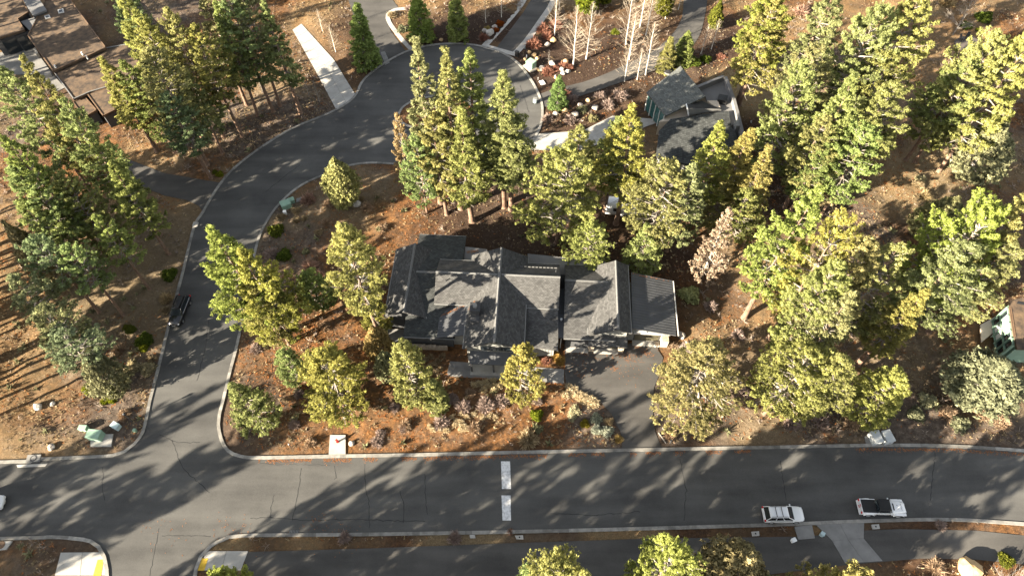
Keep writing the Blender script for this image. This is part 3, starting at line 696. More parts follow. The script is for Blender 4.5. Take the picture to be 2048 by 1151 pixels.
# ------------------------------------------------------------------ the main house
house = empty('house', (HOUSE_O.x, HOUSE_O.y, 0), HOUSE_A)
tag(house, 'large house with many dark grey shingle gables at the centre of the picture', 'house')
def slab(pts, th=.24): return MB().prism([Vector(p) for p in pts], th)
def lay_uv(o, pts):
    """metres along the eave and up the slope, so that courses run level"""
    P = [Vector(p) for p in pts]; nn = (P[1]-P[0]).cross(P[2]-P[0]).normalized()
    u = Vector((0, 0, 1)).cross(nn); u = u.normalized() if u.length > .02 else (P[1]-P[0]).normalized(); v = nn.cross(u)
    lay = o.data.uv_layers.new(name='UVMap'); co = o.data.vertices
    for lp in o.data.loops: c = co[lp.vertex_index].co; lay.data[lp.index].uv = (c.dot(u), c.dot(v))
    return o
def roof_plane(name, pts, m, th=.24, fascia=None):
    o = slab(pts, th).build(name, M[m], house); return lay_uv(o, pts)
def ribs(pts, n, parent, m='metal_roof', hgt=.035, wd=.045):
    """standing seams: from edge a-b across to edge d-c"""
    a, b, c, d = [Vector(p) for p in pts]; mb = MB()
    for i in range(n+1):
        t = i/n; p, q = a.lerp(b, t), d.lerp(c, t); s = (q-p).normalized(); u = Vector((0, 0, 1)); w_ = s.cross(u).normalized()*wd/2
        V = [p-w_, p+w_, q+w_, q-w_]; V = [v+Vector((0, 0, .004)) for v in V]
        mb.add(V+[v+Vector((0, 0, hgt)) for v in V], [(4, 5, 6, 7), (0, 1, 5, 4), (1, 2, 6, 5), (2, 3, 7, 6), (3, 0, 4, 7)])
    return mb.build('standing_seams', M[m], parent)
def gable(axis, a0, a1, r, zr, e0, z0, e1, z1, m='shingle', wall='siding_dark', over=.45, cap=True, base=0.0):
    """axis 'y': ridge at x=r from y=a0 to a1; eaves at x=e0 (height z0) and x=e1 (height z1). axis 'x': the same turned"""
    sw = (lambda p: (p[0], p[1], p[2])) if axis == 'y' else (lambda p: (p[1], p[0], p[2]))
    for e, z in ((e0, z0), (e1, z1)):
        g = .0
        roof_plane('roof_slope', [sw((r+(.012 if e > r else -.012), a0, zr)), sw((r+(.012 if e > r else -.012), a1, zr)), sw((e, a1, z)), sw((e, a0, z))], m)
        # gutter along the eave
        o = MB(); d = .07*(1 if e > r else -1)
        q = [sw((e+d*.1, a0+.02, z-.02)), sw((e+d*1.6, a0+.02, z-.02)), sw((e+d*1.6, a1-.02, z-.02)), sw((e+d*.1, a1-.02, z-.02))]
        o.prism(q, .12); o.build('gutter', M['fascia'], house)
    if cap:
        mb = MB(); s0 = (zr-z0)/abs(r-e0); s1 = (zr-z1)/abs(e1-r)
        for sgn, sl in ((-1, s0 if e0 < r else s1), (1, s1 if e1 > r else s0)):
            mb.prism([sw((r, a0-.03, zr+.035)), sw((r, a1+.03, zr+.035)), sw((r+sgn*.17, a1+.03, zr+.035-.17*sl)), sw((r+sgn*.17, a0-.03, zr+.035-.17*sl))], .03)
        mb.build('ridge_cap', M['cap'], house)
    # walls under the roof, with gable ends
    lo, hi = min(e0, e1)+over, max(e0, e1)-over; zl, zh = (z0, z1) if e0 < e1 else (z1, z0)
    s_l = (zr-zl)/(r-min(e0, e1)); s_h = (zr-zh)/(max(e0, e1)-r); dz = .30
    prof = [(lo, base), (hi, base), (hi, zh+over*s_h-dz), (r, zr-dz), (lo, zl+over*s_l-dz)]
    y0, y1 = a0+over*.8, a1-over*.8; n = 5
    V = [sw((p[0], y0, p[1])) for p in prof]+[sw((p[0], y1, p[1])) for p in prof]
    F = [(0, 1, 2, 3, 4), (9, 8, 7, 6, 5)]+[(i, i+5, (i+1) % 5+5, (i+1) % 5) for i in range(5)]
    if axis == 'x': F = [f[::-1] for f in F]
    return MB().add(V, F).build('wall', M[wall], house)
# centre gable, ridge running front to back
gable('y', -9.45, 5.6, -1.75, 6.55, -5.85, 4.5, 2.0, 4.65, wall='siding')
# cross gable
gable('x', -10.4, 6.45, 1.15, 6.42, -2.75, 4.45, 4.5, 4.6)
# garage: low cross gable and the steep gable over the right doors
gable('x', 7.2, 14.1, 1.7, 4.95, -6.5, 3.2, 5.6, 3.5)
gable('y', -6.15, 4.9, 14.2, 5.55, 10.4, 3.55, 15.95, 4.65, wall='siding')
# left wing
gable('x', -14.15, -7.25, 2.3, 4.55, -7.25, 3.0, 10.0, 3.05, m='shingle2')
gable('y', -4.6, 6.9, -14.2, 4.95, -17.0, 3.45, -11.4, 3.5)
# low roofs
mw = [(-9.6, -7.45, 3.45), (-5.75, -7.35, 4.35), (-5.75, -2.5, 4.35), (-9.6, -2.6, 3.45)]
mr = roof_plane('metal_lean_to', mw, 'metal_roof', .18); ribs([mw[0], mw[3], mw[2], mw[1]], 12, mr)
roof_plane('lean_to_roof', [(2.05, -7.9, 3.15), (6.5, -8.35, 3.15), (6.35, -2.6, 4.35), (1.6, -2.6, 4.35)], 'shingle')
roof_plane('flat_roof', [(1.9, 3.6, 3.7), (13.0, 3.2, 3.7), (13.0, 6.1, 3.62), (1.9, 6.9, 3.62)], 'flat_grey', .3)
roof_plane('flat_roof', [(-7.2, 3.6, 3.4), (-4.0, 3.6, 3.4), (-4.0, 7.6, 3.35), (-7.2, 7.9, 3.35)], 'flat_grey', .3)
mg = [(16.2, -5.15, 4.25), (22.2, -5.2, 3.05), (22.4, 3.6, 3.05), (16.45, 3.9, 4.25)]
mr = roof_plane('metal_garage_roof', mg, 'metal_roof', .2); ribs([mg[0], mg[3], mg[2], mg[1]], 21, mr)
MB().box(22.42, 22.56, -5.2, 3.6, 2.92, 3.06).build('gutter', M['trim_pale'], house)
# walls below the low roofs
for b in ((-9.0,-6.3,-6.4,-2.4,0,3.2),(2.0,6.0,-7.6,-2.7,0,2.95),(2.2,12.7,3.5,6.0,0,3.3),(-7.0,-4.3,3.7,7.3,0,3.0),(16.0,21.7,-4.45,3.2,0,2.85)):
    MB().box(*b).build('wall', M['siding_dark' if b[0] > -9 and b[0] < 2 else 'siding'], house)
# battens on the pale walls that face the street
for k in range(17):
    x = -5.35+k*.43
    if x < 1.6: MB().box(x, x+.06, -9.125, -9.085, .1, 4.3).build('batten', M['siding'], house)
for k in range(9): MB().box(2.2+k*.43, 2.26+k*.43, -7.64, -7.6, .1, 2.9).build('batten', M['siding'], house)
for k in range(4): MB().box(20.75+k*.25, 20.80+k*.25, -4.49, -4.45, .1, 2.8).build('batten', M['siding'], house)
def window(x0, x1, y, z0, z1, n=2, m='glass'):
    f = MB(); w_ = .07
    f.box(x0-w_, x1+w_, y-.07, y, z0-w_, z0); f.box(x0-w_, x1+w_, y-.07, y, z1, z1+w_)
    for k in range(n+1): xx = x0+(x1-x0)*k/n; f.box(xx-w_/2, xx+w_/2, y-.07, y, z0, z1)
    o = f.build('window', M['trim'], house)
    for k in range(n):
        a, b = x0+(x1-x0)*k/n+w_/2, x0+(x1-x0)*(k+1)/n-w_/2
        MB().box(a, b, y-.04, y-.02, z0, z1).build('pane', M[m], o)
    return o
window(-3.6, .3, -9.085, 3.75, 4.6, 4)
window(-4.9, -3.6, -9.085, .9, 2.3, 1)
window(-12.4, -10.2, -6.6, .9, 2.2, 2)
# porch: small seamed roof on posts, door behind
pr_ = [(-5.0, -10.7, 2.75), (1.0, -10.7, 2.75), (1.0, -9.1, 3.35), (-5.0, -9.1, 3.35)]
mr = roof_plane('porch_roof', pr_, 'metal_roof', .14); ribs(pr_, 14, mr)
for x in (-4.8, -1.9, .8): MB().box(x-.1, x+.1, -10.55, -10.35, 0, 2.62).build('porch_post', M['trim'], house)
MB().box(-1.5, -.4, -9.14, -9.085, .1, 2.3).build('front_door', M['wood'], house)
MB().box(-5.0, 1.0, -11.0, -9.1, 0, .18).build('porch_step', M['conc'], house)
# chimney
ch = MB().box(-5.15, -4.05, -5.0, -3.9, 2, 6.6).build('chimney', M['siding_dark'], house)
MB().box(-5.28, -3.92, -5.13, -3.77, 6.6, 6.77).build('chimney_cap', M['trim'], ch)
MB().cyl((-4.6, -4.45), .30, 6.77, 7.1, 16).build('flue', M['fascia'], ch)
MB().box(-5.2, -4.0, -5.9, -5.0, 2, 5.5).build('chimney_shoulder', M['siding_dark'], ch)
# pipes and vents on the roofs
for x, y, z in ((5.5, -4.2, 3.95), (5.9, 2.4, 5.6), (.6, 3.6, 4.9), (8.2, 0, 4.4), (-9.0, 0, 5.7)):
    MB().cyl((x, y), .07, z, z+.55, 8).build('vent_pipe', M['trim'], house)
for x, y, z in ((6.0, -4.0, 3.9),): MB().box(x, x+.35, y, y+.3, z, z+.3).build('roof_vent', M['trim'], house)
# row of snow stops on the cross gable's far slope
for k in range(10): 
    MB().box(1.0+k*.52, 1.36+k*.52, 3.3, 3.37, 5.28, 5.42).build('snow_stop', M['cap'], house)
# entry between house and garage
MB().box(6.4, 7.4, -2.6, 1.4, 0, 3.2).build('entry_wall', M['siding_dark'], house)
MB().box(6.25, 7.3, -6.4, -2.4, 2.9, 3.05).build('entry_roof', M['metal_roof'], house)
MB().cyl((6.9, -6.2), .06, 0, 2.9, 8).build('entry_post', M['trim_pale'], house)
MB().cyl((6.85, -3.6), .16, 3.05, 3.3, 12).build('entry_lamp', M['white_plain'], house)
# garage doors: sectional panels in frames, concrete sill in front
def garage_door(x0, x1, y, z1=2.25):
    f = MB(); f.box(x0-.12, x0, y-.06, y, 0, z1+.12); f.box(x1, x1+.12, y-.06, y, 0, z1+.12); f.box(x0, x1, y-.06, y, z1, z1+.12)
    o = f.build('garage_door', M['trim'], house)
    for k in range(4): MB().box(x0+.01, x1-.01, y-.05, y-.02, .06+k*z1/4, .06+(k+1)*z1/4-.075).build('door_panel', M['door'], o)
    MB().box(x0-.2, x1+.2, y-.95, y-.06, 0, .085).build('door_sill', M['conc'], house)
garage_door(7.9, 10.5, -5.9); garage_door(11.7, 14.6, -5.95); garage_door(17.0, 20.3, -4.45)
MB().box(16.6, 20.6, -5.0, -4.48, 2.55, 2.68).build('door_canopy', M['trim_pale'], house)
MB().cyl((18.2, -4.8), .10, 2.68, 2.95, 10).build('wall_lamp', M['white_plain'], house)
# front of the steep garage gable: stone piers and a lower shingled skirt
MB().box(14.75, 15.45, -6.6, -5.8, 0, 2.4).build('stone_pier', M['stone'], house)
MB().box(10.75, 11.45, -6.6, -5.95, 0, 2.4).build('stone_pier', M['stone'], house)
roof_plane('skirt_roof', [(10.5, -7.1, 2.55), (15.7, -7.1, 2.55), (15.7, -5.82, 3.3), (10.5, -5.82, 3.3)], 'shingle', .16)
MB().box(20.6, 21.5, -5.4, -4.47, 0, 1.6).build('stone_pier', M['stone'], house)
# low stone wall by the left wing
mb = MB(); rr = random.Random(5)
for k in range(16):
    x = -13.2+k*.30; mb.box(x, x+.27, -7.45, -7.1, 0, rr.uniform(.7, .95))
mb.build('stone_base', M['stone'], house)
MB().box(-17.6, -13.6, -6.6, -4.6, 0, .35).build('terrace', M['conc_dark'], house)
# needles lying on the roofs
def needles_on(pts, n, seed, m='litter'):
    rg = np.random.default_rng(seed); a, b, d = [np.array(p, float) for p in pts]
    u = rg.beta(1.2, 1.6, n)[:, None]; v = rg.random(n)[:, None]; P = a+(b-a)*u+(d-a)*v+np.array([0, 0, .03])
    V, F, T = tufts(P, np.full(n, .16), rg.random(n), 3, seed, wid=.4, up=0)
    c = np.repeat(P[:, 2], 9); V[:, 2] = c+np.abs(V[:, 2]-c)*.25
    o = link('roof_needles', mesh_np('roof_needles', V, F, M[m], T), house); o['kind'] = 'stuff'
needles_on([(-9.4, -4.3, 3.6), (-6.0, -2.8, 4.38), (-9.2, -3.9, 3.62)], 90, 3); needles_on([(-5.7, -3.7, 4.62), (-5.0, -2.3, 4.95), (-5.4, -3.7, 4.75)], 60, 4)
needles_on([(-6.9, 6.6, 3.4), (-5.2, 6.9, 3.4), (-6.9, 7.1, 3.4)], 60, 5); needles_on([(16.5, 3.6, 4.25), (22, 3.4, 3.1), (16.5, 3.8, 4.25)], 40, 6)

# ------------------------------------------------------------------ the other houses
def P3(px, z): return [G(x, y, z) for x, y in px]
def block(parent, px, z, wall, roof, z0=0.0, over=.3, th=.3, parapet=0.0, pm='fascia', walls=True, name='flat_roof'):
    """a storey under a flat or gently tilted roof; z may be a list of corner heights"""
    zs = z if hasattr(z, '__len__') else [z]*len(px)
    pts = [G(x, y, zz) for (x, y), zz in zip(px, zs)]; ce = sum(pts, Vector())/len(pts)
    o = lay_uv(MB().prism(pts, th).build(name, M[roof], parent), pts)
    if walls:
        q = [ce+(p-ce)*(1-over/max(1, (p-ce).length)) for p in pts]
        MB().prism([Vector((p.x, p.y, p.z-th+.005)) for p in q], z0=z0).build('wall', M[wall], parent)
    if parapet:
        mb = MB(); n = len(pts)
        for i in range(n):
            a, b = pts[i], pts[(i+1) % n]; d = (b-a).normalized(); nn = Vector((-d.y, d.x, 0))
            s = 1 if (ce-a).dot(nn) > 0 else -1
            mb.prism([a+Vector((0, 0, parapet)), b+Vector((0, 0, parapet)), b+nn*s*.16+Vector((0, 0, parapet)), a+nn*s*.16+Vector((0, 0, parapet))], parapet-.004)
        mb.build('parapet', M[pm], o)
    return o
# upper right: dark shingles, teal glass, walled terrace
h2 = empty('house', G(1390, 240)); tag(h2, 'house with a tilted dark roof, teal windows and walled terrace beyond the garden', 'house')
h2.location = (0, 0, 0)
main = [(1361,132),(1411,192),(1332,231),(1293,184)]
block(h2, main, [5.4,5.4,4.1,4.1], 'cream', 'shingle3', over=.7, name='roof')
# glass wall facing the drive
a, b = G(1297,189,3.7), G(1330,231,3.7); d = (b-a).normalized(); nn = Vector((-d.y, d.x, 0)); nn = nn if nn.x < 0 else -nn
n_ = 4; fr = MB()
for k in range(n_+1):
    p = a.lerp(b, k/n_)+nn*.02; fr.prism([p-d*.08, p+d*.08, p+d*.08+nn*.14, p-d*.08+nn*.14], z0=.2)
wn = fr.build('window', M['trim_pale'], h2)
for k in range(n_):
    p, q = a.lerp(b, k/n_)+d*.1+nn*.06, a.lerp(b, (k+1)/n_)-d*.1+nn*.06
    MB().prism([p, q, q+nn*.03, p+nn*.03], z0=.5).build('pane', M['teal_glass'], wn)
block(h2, [(1411,192),(1398,178),(1449,158),(1475,243),(1462,252),(1420,225)], 3.4, 'cream', 'flat_grey', over=.1, name='flat_roof')
# parapet wall round the terrace
wl = [(1393,176),(1449,153),(1466,200),(1484,270),(1488,300)]
pw = P3(wl, 4.4)
for i in range(len(pw)-1):
    p, q = pw[i], pw[i+1]; dd = (q-p).normalized(); m_ = Vector((-dd.y, dd.x, 0))*.5
    MB().prism([p, q, q+m_, p+m_], z0=0).build('parapet_wall', M['flat_grey'], h2)
MB().prism(P3([(1470,241),(1477,240),(1480,251),(1473,252)], 4.7), z0=3).build('chimney', M['fascia'], h2)
c = G(1446, 195, 4.3); MB().box(-.75, .75, -.75, .75, -.9, 0).build('air_conditioner', M['black_plastic'], h2, c, -.3)
block(h2, [(1334,233),(1374,214),(1379,232),(1345,242),(1318,243)], 3.0, 'cream', 'cream', over=.0, th=.15, name='patio_roof')
block(h2, [(1415,201),(1436,201),(1441,216),(1428,212)], 3.9, 'cream', 'cream', over=.0, th=.15, name='patio_roof')
# little pale gable
rdg0, rdg1 = G(1376,216,5.6), G(1440,218,4.2)
MB().prism([rdg0, rdg1, G(1443,220,3.9), G(1378,229,4.3)], .2).build('gable_roof', M['fascia'], h2)
MB().prism([rdg0, rdg1, G(1405,202,4.0), G(1374,203,4.3)], .2).build('gable_roof', M['shingle'], h2)
MB().prism([G(1372,203,4.35), G(1376,216,5.72), G(1378.5,230,4.35), G(1376.5,230,4.35), G(1374,216,5.72), G(1370.5,203,4.35)], .25).build('barge_board', M['white_plain'], h2)
block(h2, [(1341,238),(1400,229),(1458,222),(1462,252),(1474,270),(1474,325),(1400,335),(1312,312),(1318,262)], [4.0,4.4,4.2,4.0,3.8,3.0,2.9,2.9,3.4], 'siding', 'shingle2', over=.5, name='roof')
ds = smooth_line(gl([(1478,330),(1510,300),(1530,270),(1505,245),(1490,225)]), .9); st = empty('stepping_stone_path'); st['kind'] = 'structure'
for i in range(0, len(ds)-1, 2):
    MB().cyl((ds[i].x, ds[i].y), .5, .05, .16, 7, .45).build('stepping_stone', M['conc_dark'], st)
# upper left: low flat roofs covered in needles
h1 = empty('house'); tag(h1, 'low modern house with needle covered flat roofs in the upper left corner', 'house')
r1 = block(h1, [(55,72),(70,44),(90,0),(138,-4),(213,96),(106,143)], 4.0, 'siding_dark', 'flat_brown', over=.5, parapet=.12, pm='wood')
block(h1, [(106,143),(213,96),(278,84),(300,160),(222,172),(181,184),(147,199)], 3.5, 'siding_dark', 'flat_brown', over=.5, parapet=.12, pm='fascia')
block(h1, [(145,204),(170,193),(194,220),(167,236)], 2.9, 'siding_dark', 'flat_brown', over=.3, parapet=.1, pm='wood')
block(h1, [(173,187),(214,176),(250,210),(206,232)], 3.3, 'siding_dark', 'flat_brown', over=.3, parapet=.1, pm='wood')
block(h1, [(-20,-20),(34,-20),(58,24),(36,38),(50,60),(0,76),(-20,80)], 4.0, 'siding_dark', 'flat_brown', over=.6, parapet=.1, pm='wood')
block(h1, [(43,-4),(77,-4),(93,20),(65,31)], 4.6, 'siding_dark', 'flat_grey', over=.1)
block(h1, [(41,43),(75,33),(85,51),(59,61)], 3.6, 'siding_dark', 'flat_grey', over=.1)
for px in ([(115,20),(126,17),(128,24),(117,27)], [(88,32),(98,29),(101,35),(91,38)]):
    q = P3(px, 4.15); o = MB().prism(q, .3).build('skylight', M['trim_pale'], r1); ce = sum(q, Vector())/4
    MB().prism([ce+(p-ce)*.62+Vector((0, 0, .03)) for p in q], .1).build('pane', M['glass'], o)
for px in ((112,136),(166,110),(175,117)): MB().cyl(G(*px, 4.0)[:2], .12, 3.9, 4.6, 8).build('vent_pipe', M['white_plain'], h1)
paved('patio', [(-20,112),(62,88),(105,148),(130,176),(100,190),(60,150),(-20,150)], .07, M['conc_dark'])
for k in range(2):
    x0, x1 = (0, 26) if k == 0 else (30, 56)
    q = [G(x0, 80+8*k*-1, 3.4), G(x1, 70-8*k, 3.4)]; dd = (q[1]-q[0]).normalized(); nn = Vector((dd.y, -dd.x, 0))
    o = MB().prism([q[0], q[1], q[1]+nn*.12, q[0]+nn*.12], z0=2.9).build('window', M['trim'], h1)
    MB().prism([q[0]+nn*.13-Vector((0, 0, .5)), q[1]+nn*.13-Vector((0, 0, .5)), q[1]+nn*.16-Vector((0, 0, .5)), q[0]+nn*.16-Vector((0, 0, .5))], z0=.2).build('pane', M['glass'], o)
MB().prism(P3([(66,97),(70,95),(76,106),(72,109)], 1.0), z0=0).build('planter_wall', M['conc'], h1)
MB().prism(P3([(88,148),(100,144),(101,147),(89,151)], .7), z0=0).build('planter_wall', M['conc'], h1)
# sunlit strip of paving between the pines at the top
slabs('concrete_path', [(310,10),(322,8),(347,60),(338,68)], 1, 5, .08, M['conc'])
# right edge: wooden building with deck, stair and windows
h3 = empty('house'); tag(h3, 'brown roofed wooden building on the right edge with a cream deck and stair', 'house')
MB().prism([G(2019,600,5.2), G(2100,585,5.2), G(2140,700,5.2), G(2034,697,5.2)], .3).build('roof', M['flat_brown'], h3)
MB().prism([G(2024,604,4.9), G(2095,590,4.9), G(2130,694,4.9), G(2038,692,4.9)], z0=0).build('wall', M['box_green'], h3)
for k in range(2): MB().prism([G(2018+k*3.2,614,5.24+k*.02), G(2020+k*3.2,614,5.24+k*.02), G(2029+k*3.2,672,5.24+k*.02), G(2027+k*3.2,672,5.24+k*.02)], .12).build('gutter', M['wood'], h3)
MB().prism(P3([(2036,602),(2060,606),(2060,611),(2034,606)], 5.26), .2).build('ridge_vent', M['black_plastic'], h3)
a, b = G(2019,615,4.7), G(2030,690,4.7); d = (b-a).normalized(); nn = Vector((-d.y, d.x, 0)); nn = nn if nn.x < 0 else -nn
fr = MB(); N_ = 5
for k in range(N_+1):
    p = a.lerp(b, k/N_); fr.prism([p-d*.09, p+d*.09, p+d*.09+nn*.35, p-d*.09+nn*.35], z0=.9)
for zz in (1.2, 2.9, 4.7):
    fr.prism([Vector((*p.xy, zz)) for p in (a, b, b+nn*.3, a+nn*.3)], .14)
wn = fr.build('window', M['box_green'], h3)
for k in range(N_):
    p, q = a.lerp(b, k/N_)+d*.1+nn*.1, a.lerp(b, (k+1)/N_)-d*.1+nn*.1
    for zt, zb in ((4.5, 3.0), (2.75, 1.3)):
        MB().prism([Vector((*v.xy, zt)) for v in (p, q, q+nn*.04, p+nn*.04)], z0=zb).build('pane', M['white_plain' if k in (1, 2) else 'glass'], wn)
dk = P3([(1961,649),(1999,628),(2002,652),(1963,684)], 1.0)
deck = MB().prism(dk, .16).build('deck', M['cream'], h3)
MB().prism([Vector((p.x, p.y, .83)) for p in [sum(dk, Vector())/4+(p-sum(dk, Vector())/4)*.9 for p in dk]], z0=0).build('deck_base', M['wood'], h3)
A, B = G(1979,676,.9), G(2003,668,.9)
for k in range(7):
    u = k/7; p, q = A.lerp(G(1999,655,1.0), u), B.lerp(G(2008,660,1.0), u)
    dd = (G(1999,655,1.0)-A).normalized()*.22
    MB().prism([Vector((*v.xy, .15+.13*k)) for v in (p, q, q+dd, p+dd)], .06).build('stair_tread', M['white_plain'], h3)
    MB().prism([Vector((*v.xy, .085+.13*k)) for v in (p, q, q+dd, p+dd)], z0=0).build('stair_riser', M['black_plastic'], h3)
# ------------------------------------------------------------------ vehicles (nose to +x)
def wheels(root, xs, hw, r, wd=.24):
    for x in xs:
        for s in (-1, 1):
            t = MB(); n = 20; V = []; prof = [(-wd/2, r*.62), (-wd/2, r*.92), (-wd*.32, r), (wd*.32, r), (wd/2, r*.92), (wd/2, r*.62)]
            for k in range(n):
                a = 2*math.pi*k/n; V += [(x+q*math.cos(a), s*hw+p, r+q*math.sin(a)) for p, q in prof]
            F = [(k*6+j, ((k+1) % n)*6+j, ((k+1) % n)*6+(j+1) % 6, k*6+(j+1) % 6) for k in range(n) for j in range(6)]
            t.add(V, F); o = t.build('wheel', M['rubber'], root)
            d = MB()
            for k in range(5):
                a = 2*math.pi*k/5; ca, sa = math.cos(a), math.sin(a); y0, y1 = sorted((s*(hw+wd*.30), s*(hw+wd*.46)))
                V = [(x+u*ca*r*.62-v*sa*r*.11, y, r+u*sa*r*.62+v*ca*r*.11) for y in (y0, y1) for u, v in ((.1, -1), (1, -1.2), (1, 1.2), (.1, 1))]
                d.add(V, [(0, 1, 2, 3), (7, 6, 5, 4), (0, 4, 5, 1), (1, 5, 6, 2), (2, 6, 7, 3), (3, 7, 4, 0)])
            d2 = []; n2 = 16
            for y, q in ((s*(hw+wd*.28), r*.66), (s*(hw+wd*.5), r*.62), (s*(hw+wd*.5), r*.54), (s*(hw+wd*.2), r*.50)):
                d2 += [(x+q*math.cos(2*math.pi*k/n2), y, r+q*math.sin(2*math.pi*k/n2)) for k in range(n2)]
            d.add(d2, [(j*n2+k, j*n2+(k+1) % n2, (j+1)*n2+(k+1) % n2, (j+1)*n2+k) for j in range(3) for k in range(n2)])
            d.build('rim', M['rim'], o)
def loft(sections, m, name, root, sub=1):
    """sections: (x, half width, z bottom, z top, crown) -> rounded closed body"""
    V = []; F = []; prof = [(-.86, 0.0), (-1, .18), (-1, .62), (-.95, .88), (-.80, 1.0), (0, 1.0), (.80, 1.0), (.95, .88), (1, .62), (1, .18), (.86, 0.0)]; n = len(prof)
    for x, hw, zb, zt, cr in sections:
        for u, v in prof: V.append((x, u*hw, zb+(zt-zb)*v+(cr if abs(u) < .1 else 0)))
    for i in range(len(sections)-1):
        for k in range(n): F.append((i*n+k, (i+1)*n+k, (i+1)*n+(k+1) % n, i*n+(k+1) % n))
    F += [tuple(range(n)), tuple(range(len(V)-1, len(V)-n-1, -1))]
    o = MB().add(V, F).build(name, m, root, smooth=False)
    for p in o.data.polygons: p.use_smooth = len(p.vertices) == 4
    return o
def cabin(root, x0, x1, x2, x3, hw0, hw1, zb, zt, body, glass='glass', roofm=None, sides=2):
    """greenhouse: rear foot x0, roof x1..x2, windscreen foot x3"""
    rf = loft([(x1-.06, hw1*.94, zt-.07, zt-.02, .0), (x1+.1, hw1, zt-.08, zt+.01, .015), ((x1+x2)/2, hw1*1.01, zt-.08, zt+.03, .02), (x2-.1, hw1, zt-.08, zt+.01, .015), (x2+.06, hw1*.94, zt-.07, zt-.03, 0)], roofm or body, 'roof', root)
    B = lambda x, s, z: (x, s*(hw0+(hw1-hw0)*(z-zb)/(zt-zb)), z)
    def pane(name, a, b, c, d, off):
        a, b, c, d = map(Vector, (a, b, c, d)); nn = (b-a).cross(d-a).normalized()*off
        if nn.dot(((a+b+c+d)/4)-Vector(((x0+x3)/2, 0, zb))) < 0: nn = -nn
        return MB().add([a+nn, b+nn, c+nn, d+nn, a-nn, b-nn, c-nn, d-nn], [(0, 1, 2, 3), (7, 6, 5, 4), (0, 4, 5, 1), (1, 5, 6, 2), (2, 6, 7, 3), (3, 7, 4, 0)]).build(name, M[glass], root)
    pane('windshield', B(x3, -.9, zb), B(x3, .9, zb), B(x2, .9, zt-.06), B(x2, -.9, zt-.06), .012)
    pane('rear_window', B(x0, -.9, zb), B(x0, .9, zb), B(x1, .9, zt-.06), B(x1, -.9, zt-.06), .012)
    pil = MB()
    for s in (-1, 1):
        X0, X3, T1, T2 = x0+.1, x3-.12, x1+.06, x2-.04
        for k in range(sides):
            u0, u1 = k/sides+.02, (k+1)/sides-.02
            pane('side_window', B(X0+(X3-X0)*u0, s*.985, zb+.03), B(X0+(X3-X0)*u1, s*.985, zb+.03), B(T1+(T2-T1)*u1, s*.985, zt-.09), B(T1+(T2-T1)*u0, s*.985, zt-.09), .012)
        for xa, xb in ((x0, x1), (x3, x2)): pil.tube([B(xa, s*.96, zb), B(xb, s*.96, zt-.05)], .045, 5)
        for k in range(1, sides): pil.tube([B(X0+(X3-X0)*k/sides, s*.97, zb), B(T1+(T2-T1)*k/sides, s*.97, zt-.06)], .04, 5)
    pil.build('pillar', body, root)
    core = MB(); core.add([B(x0+.12, -.9, zb), B(x3-.2, -.9, zb), B(x3-.2, .9, zb), B(x0+.12, .9, zb), B(x1+.1, -.9, zt-.1), B(x2-.1, -.9, zt-.1), B(x2-.1, .9, zt-.1), B(x1+.1, .9, zt-.1)], [(0, 3, 2, 1), (0, 1, 5, 4), (1, 2, 6, 5), (2, 3, 7, 6), (3, 0, 4, 7)])
    core.build('interior', M['black_plastic'], root)
    return rf
def mirrors(root, x, hw, z, m):
    for s in (-1, 1):
        y0, y1 = sorted((s*(hw-.02), s*(hw+.2))); MB().box(x-.08, x+.06, y0, y1, z, z+.15).build('wing_mirror', m, root, bevel=.02)
def lamp_box(name, root, b, m): return MB().box(*b).build(name, M[m], root, bevel=.02)
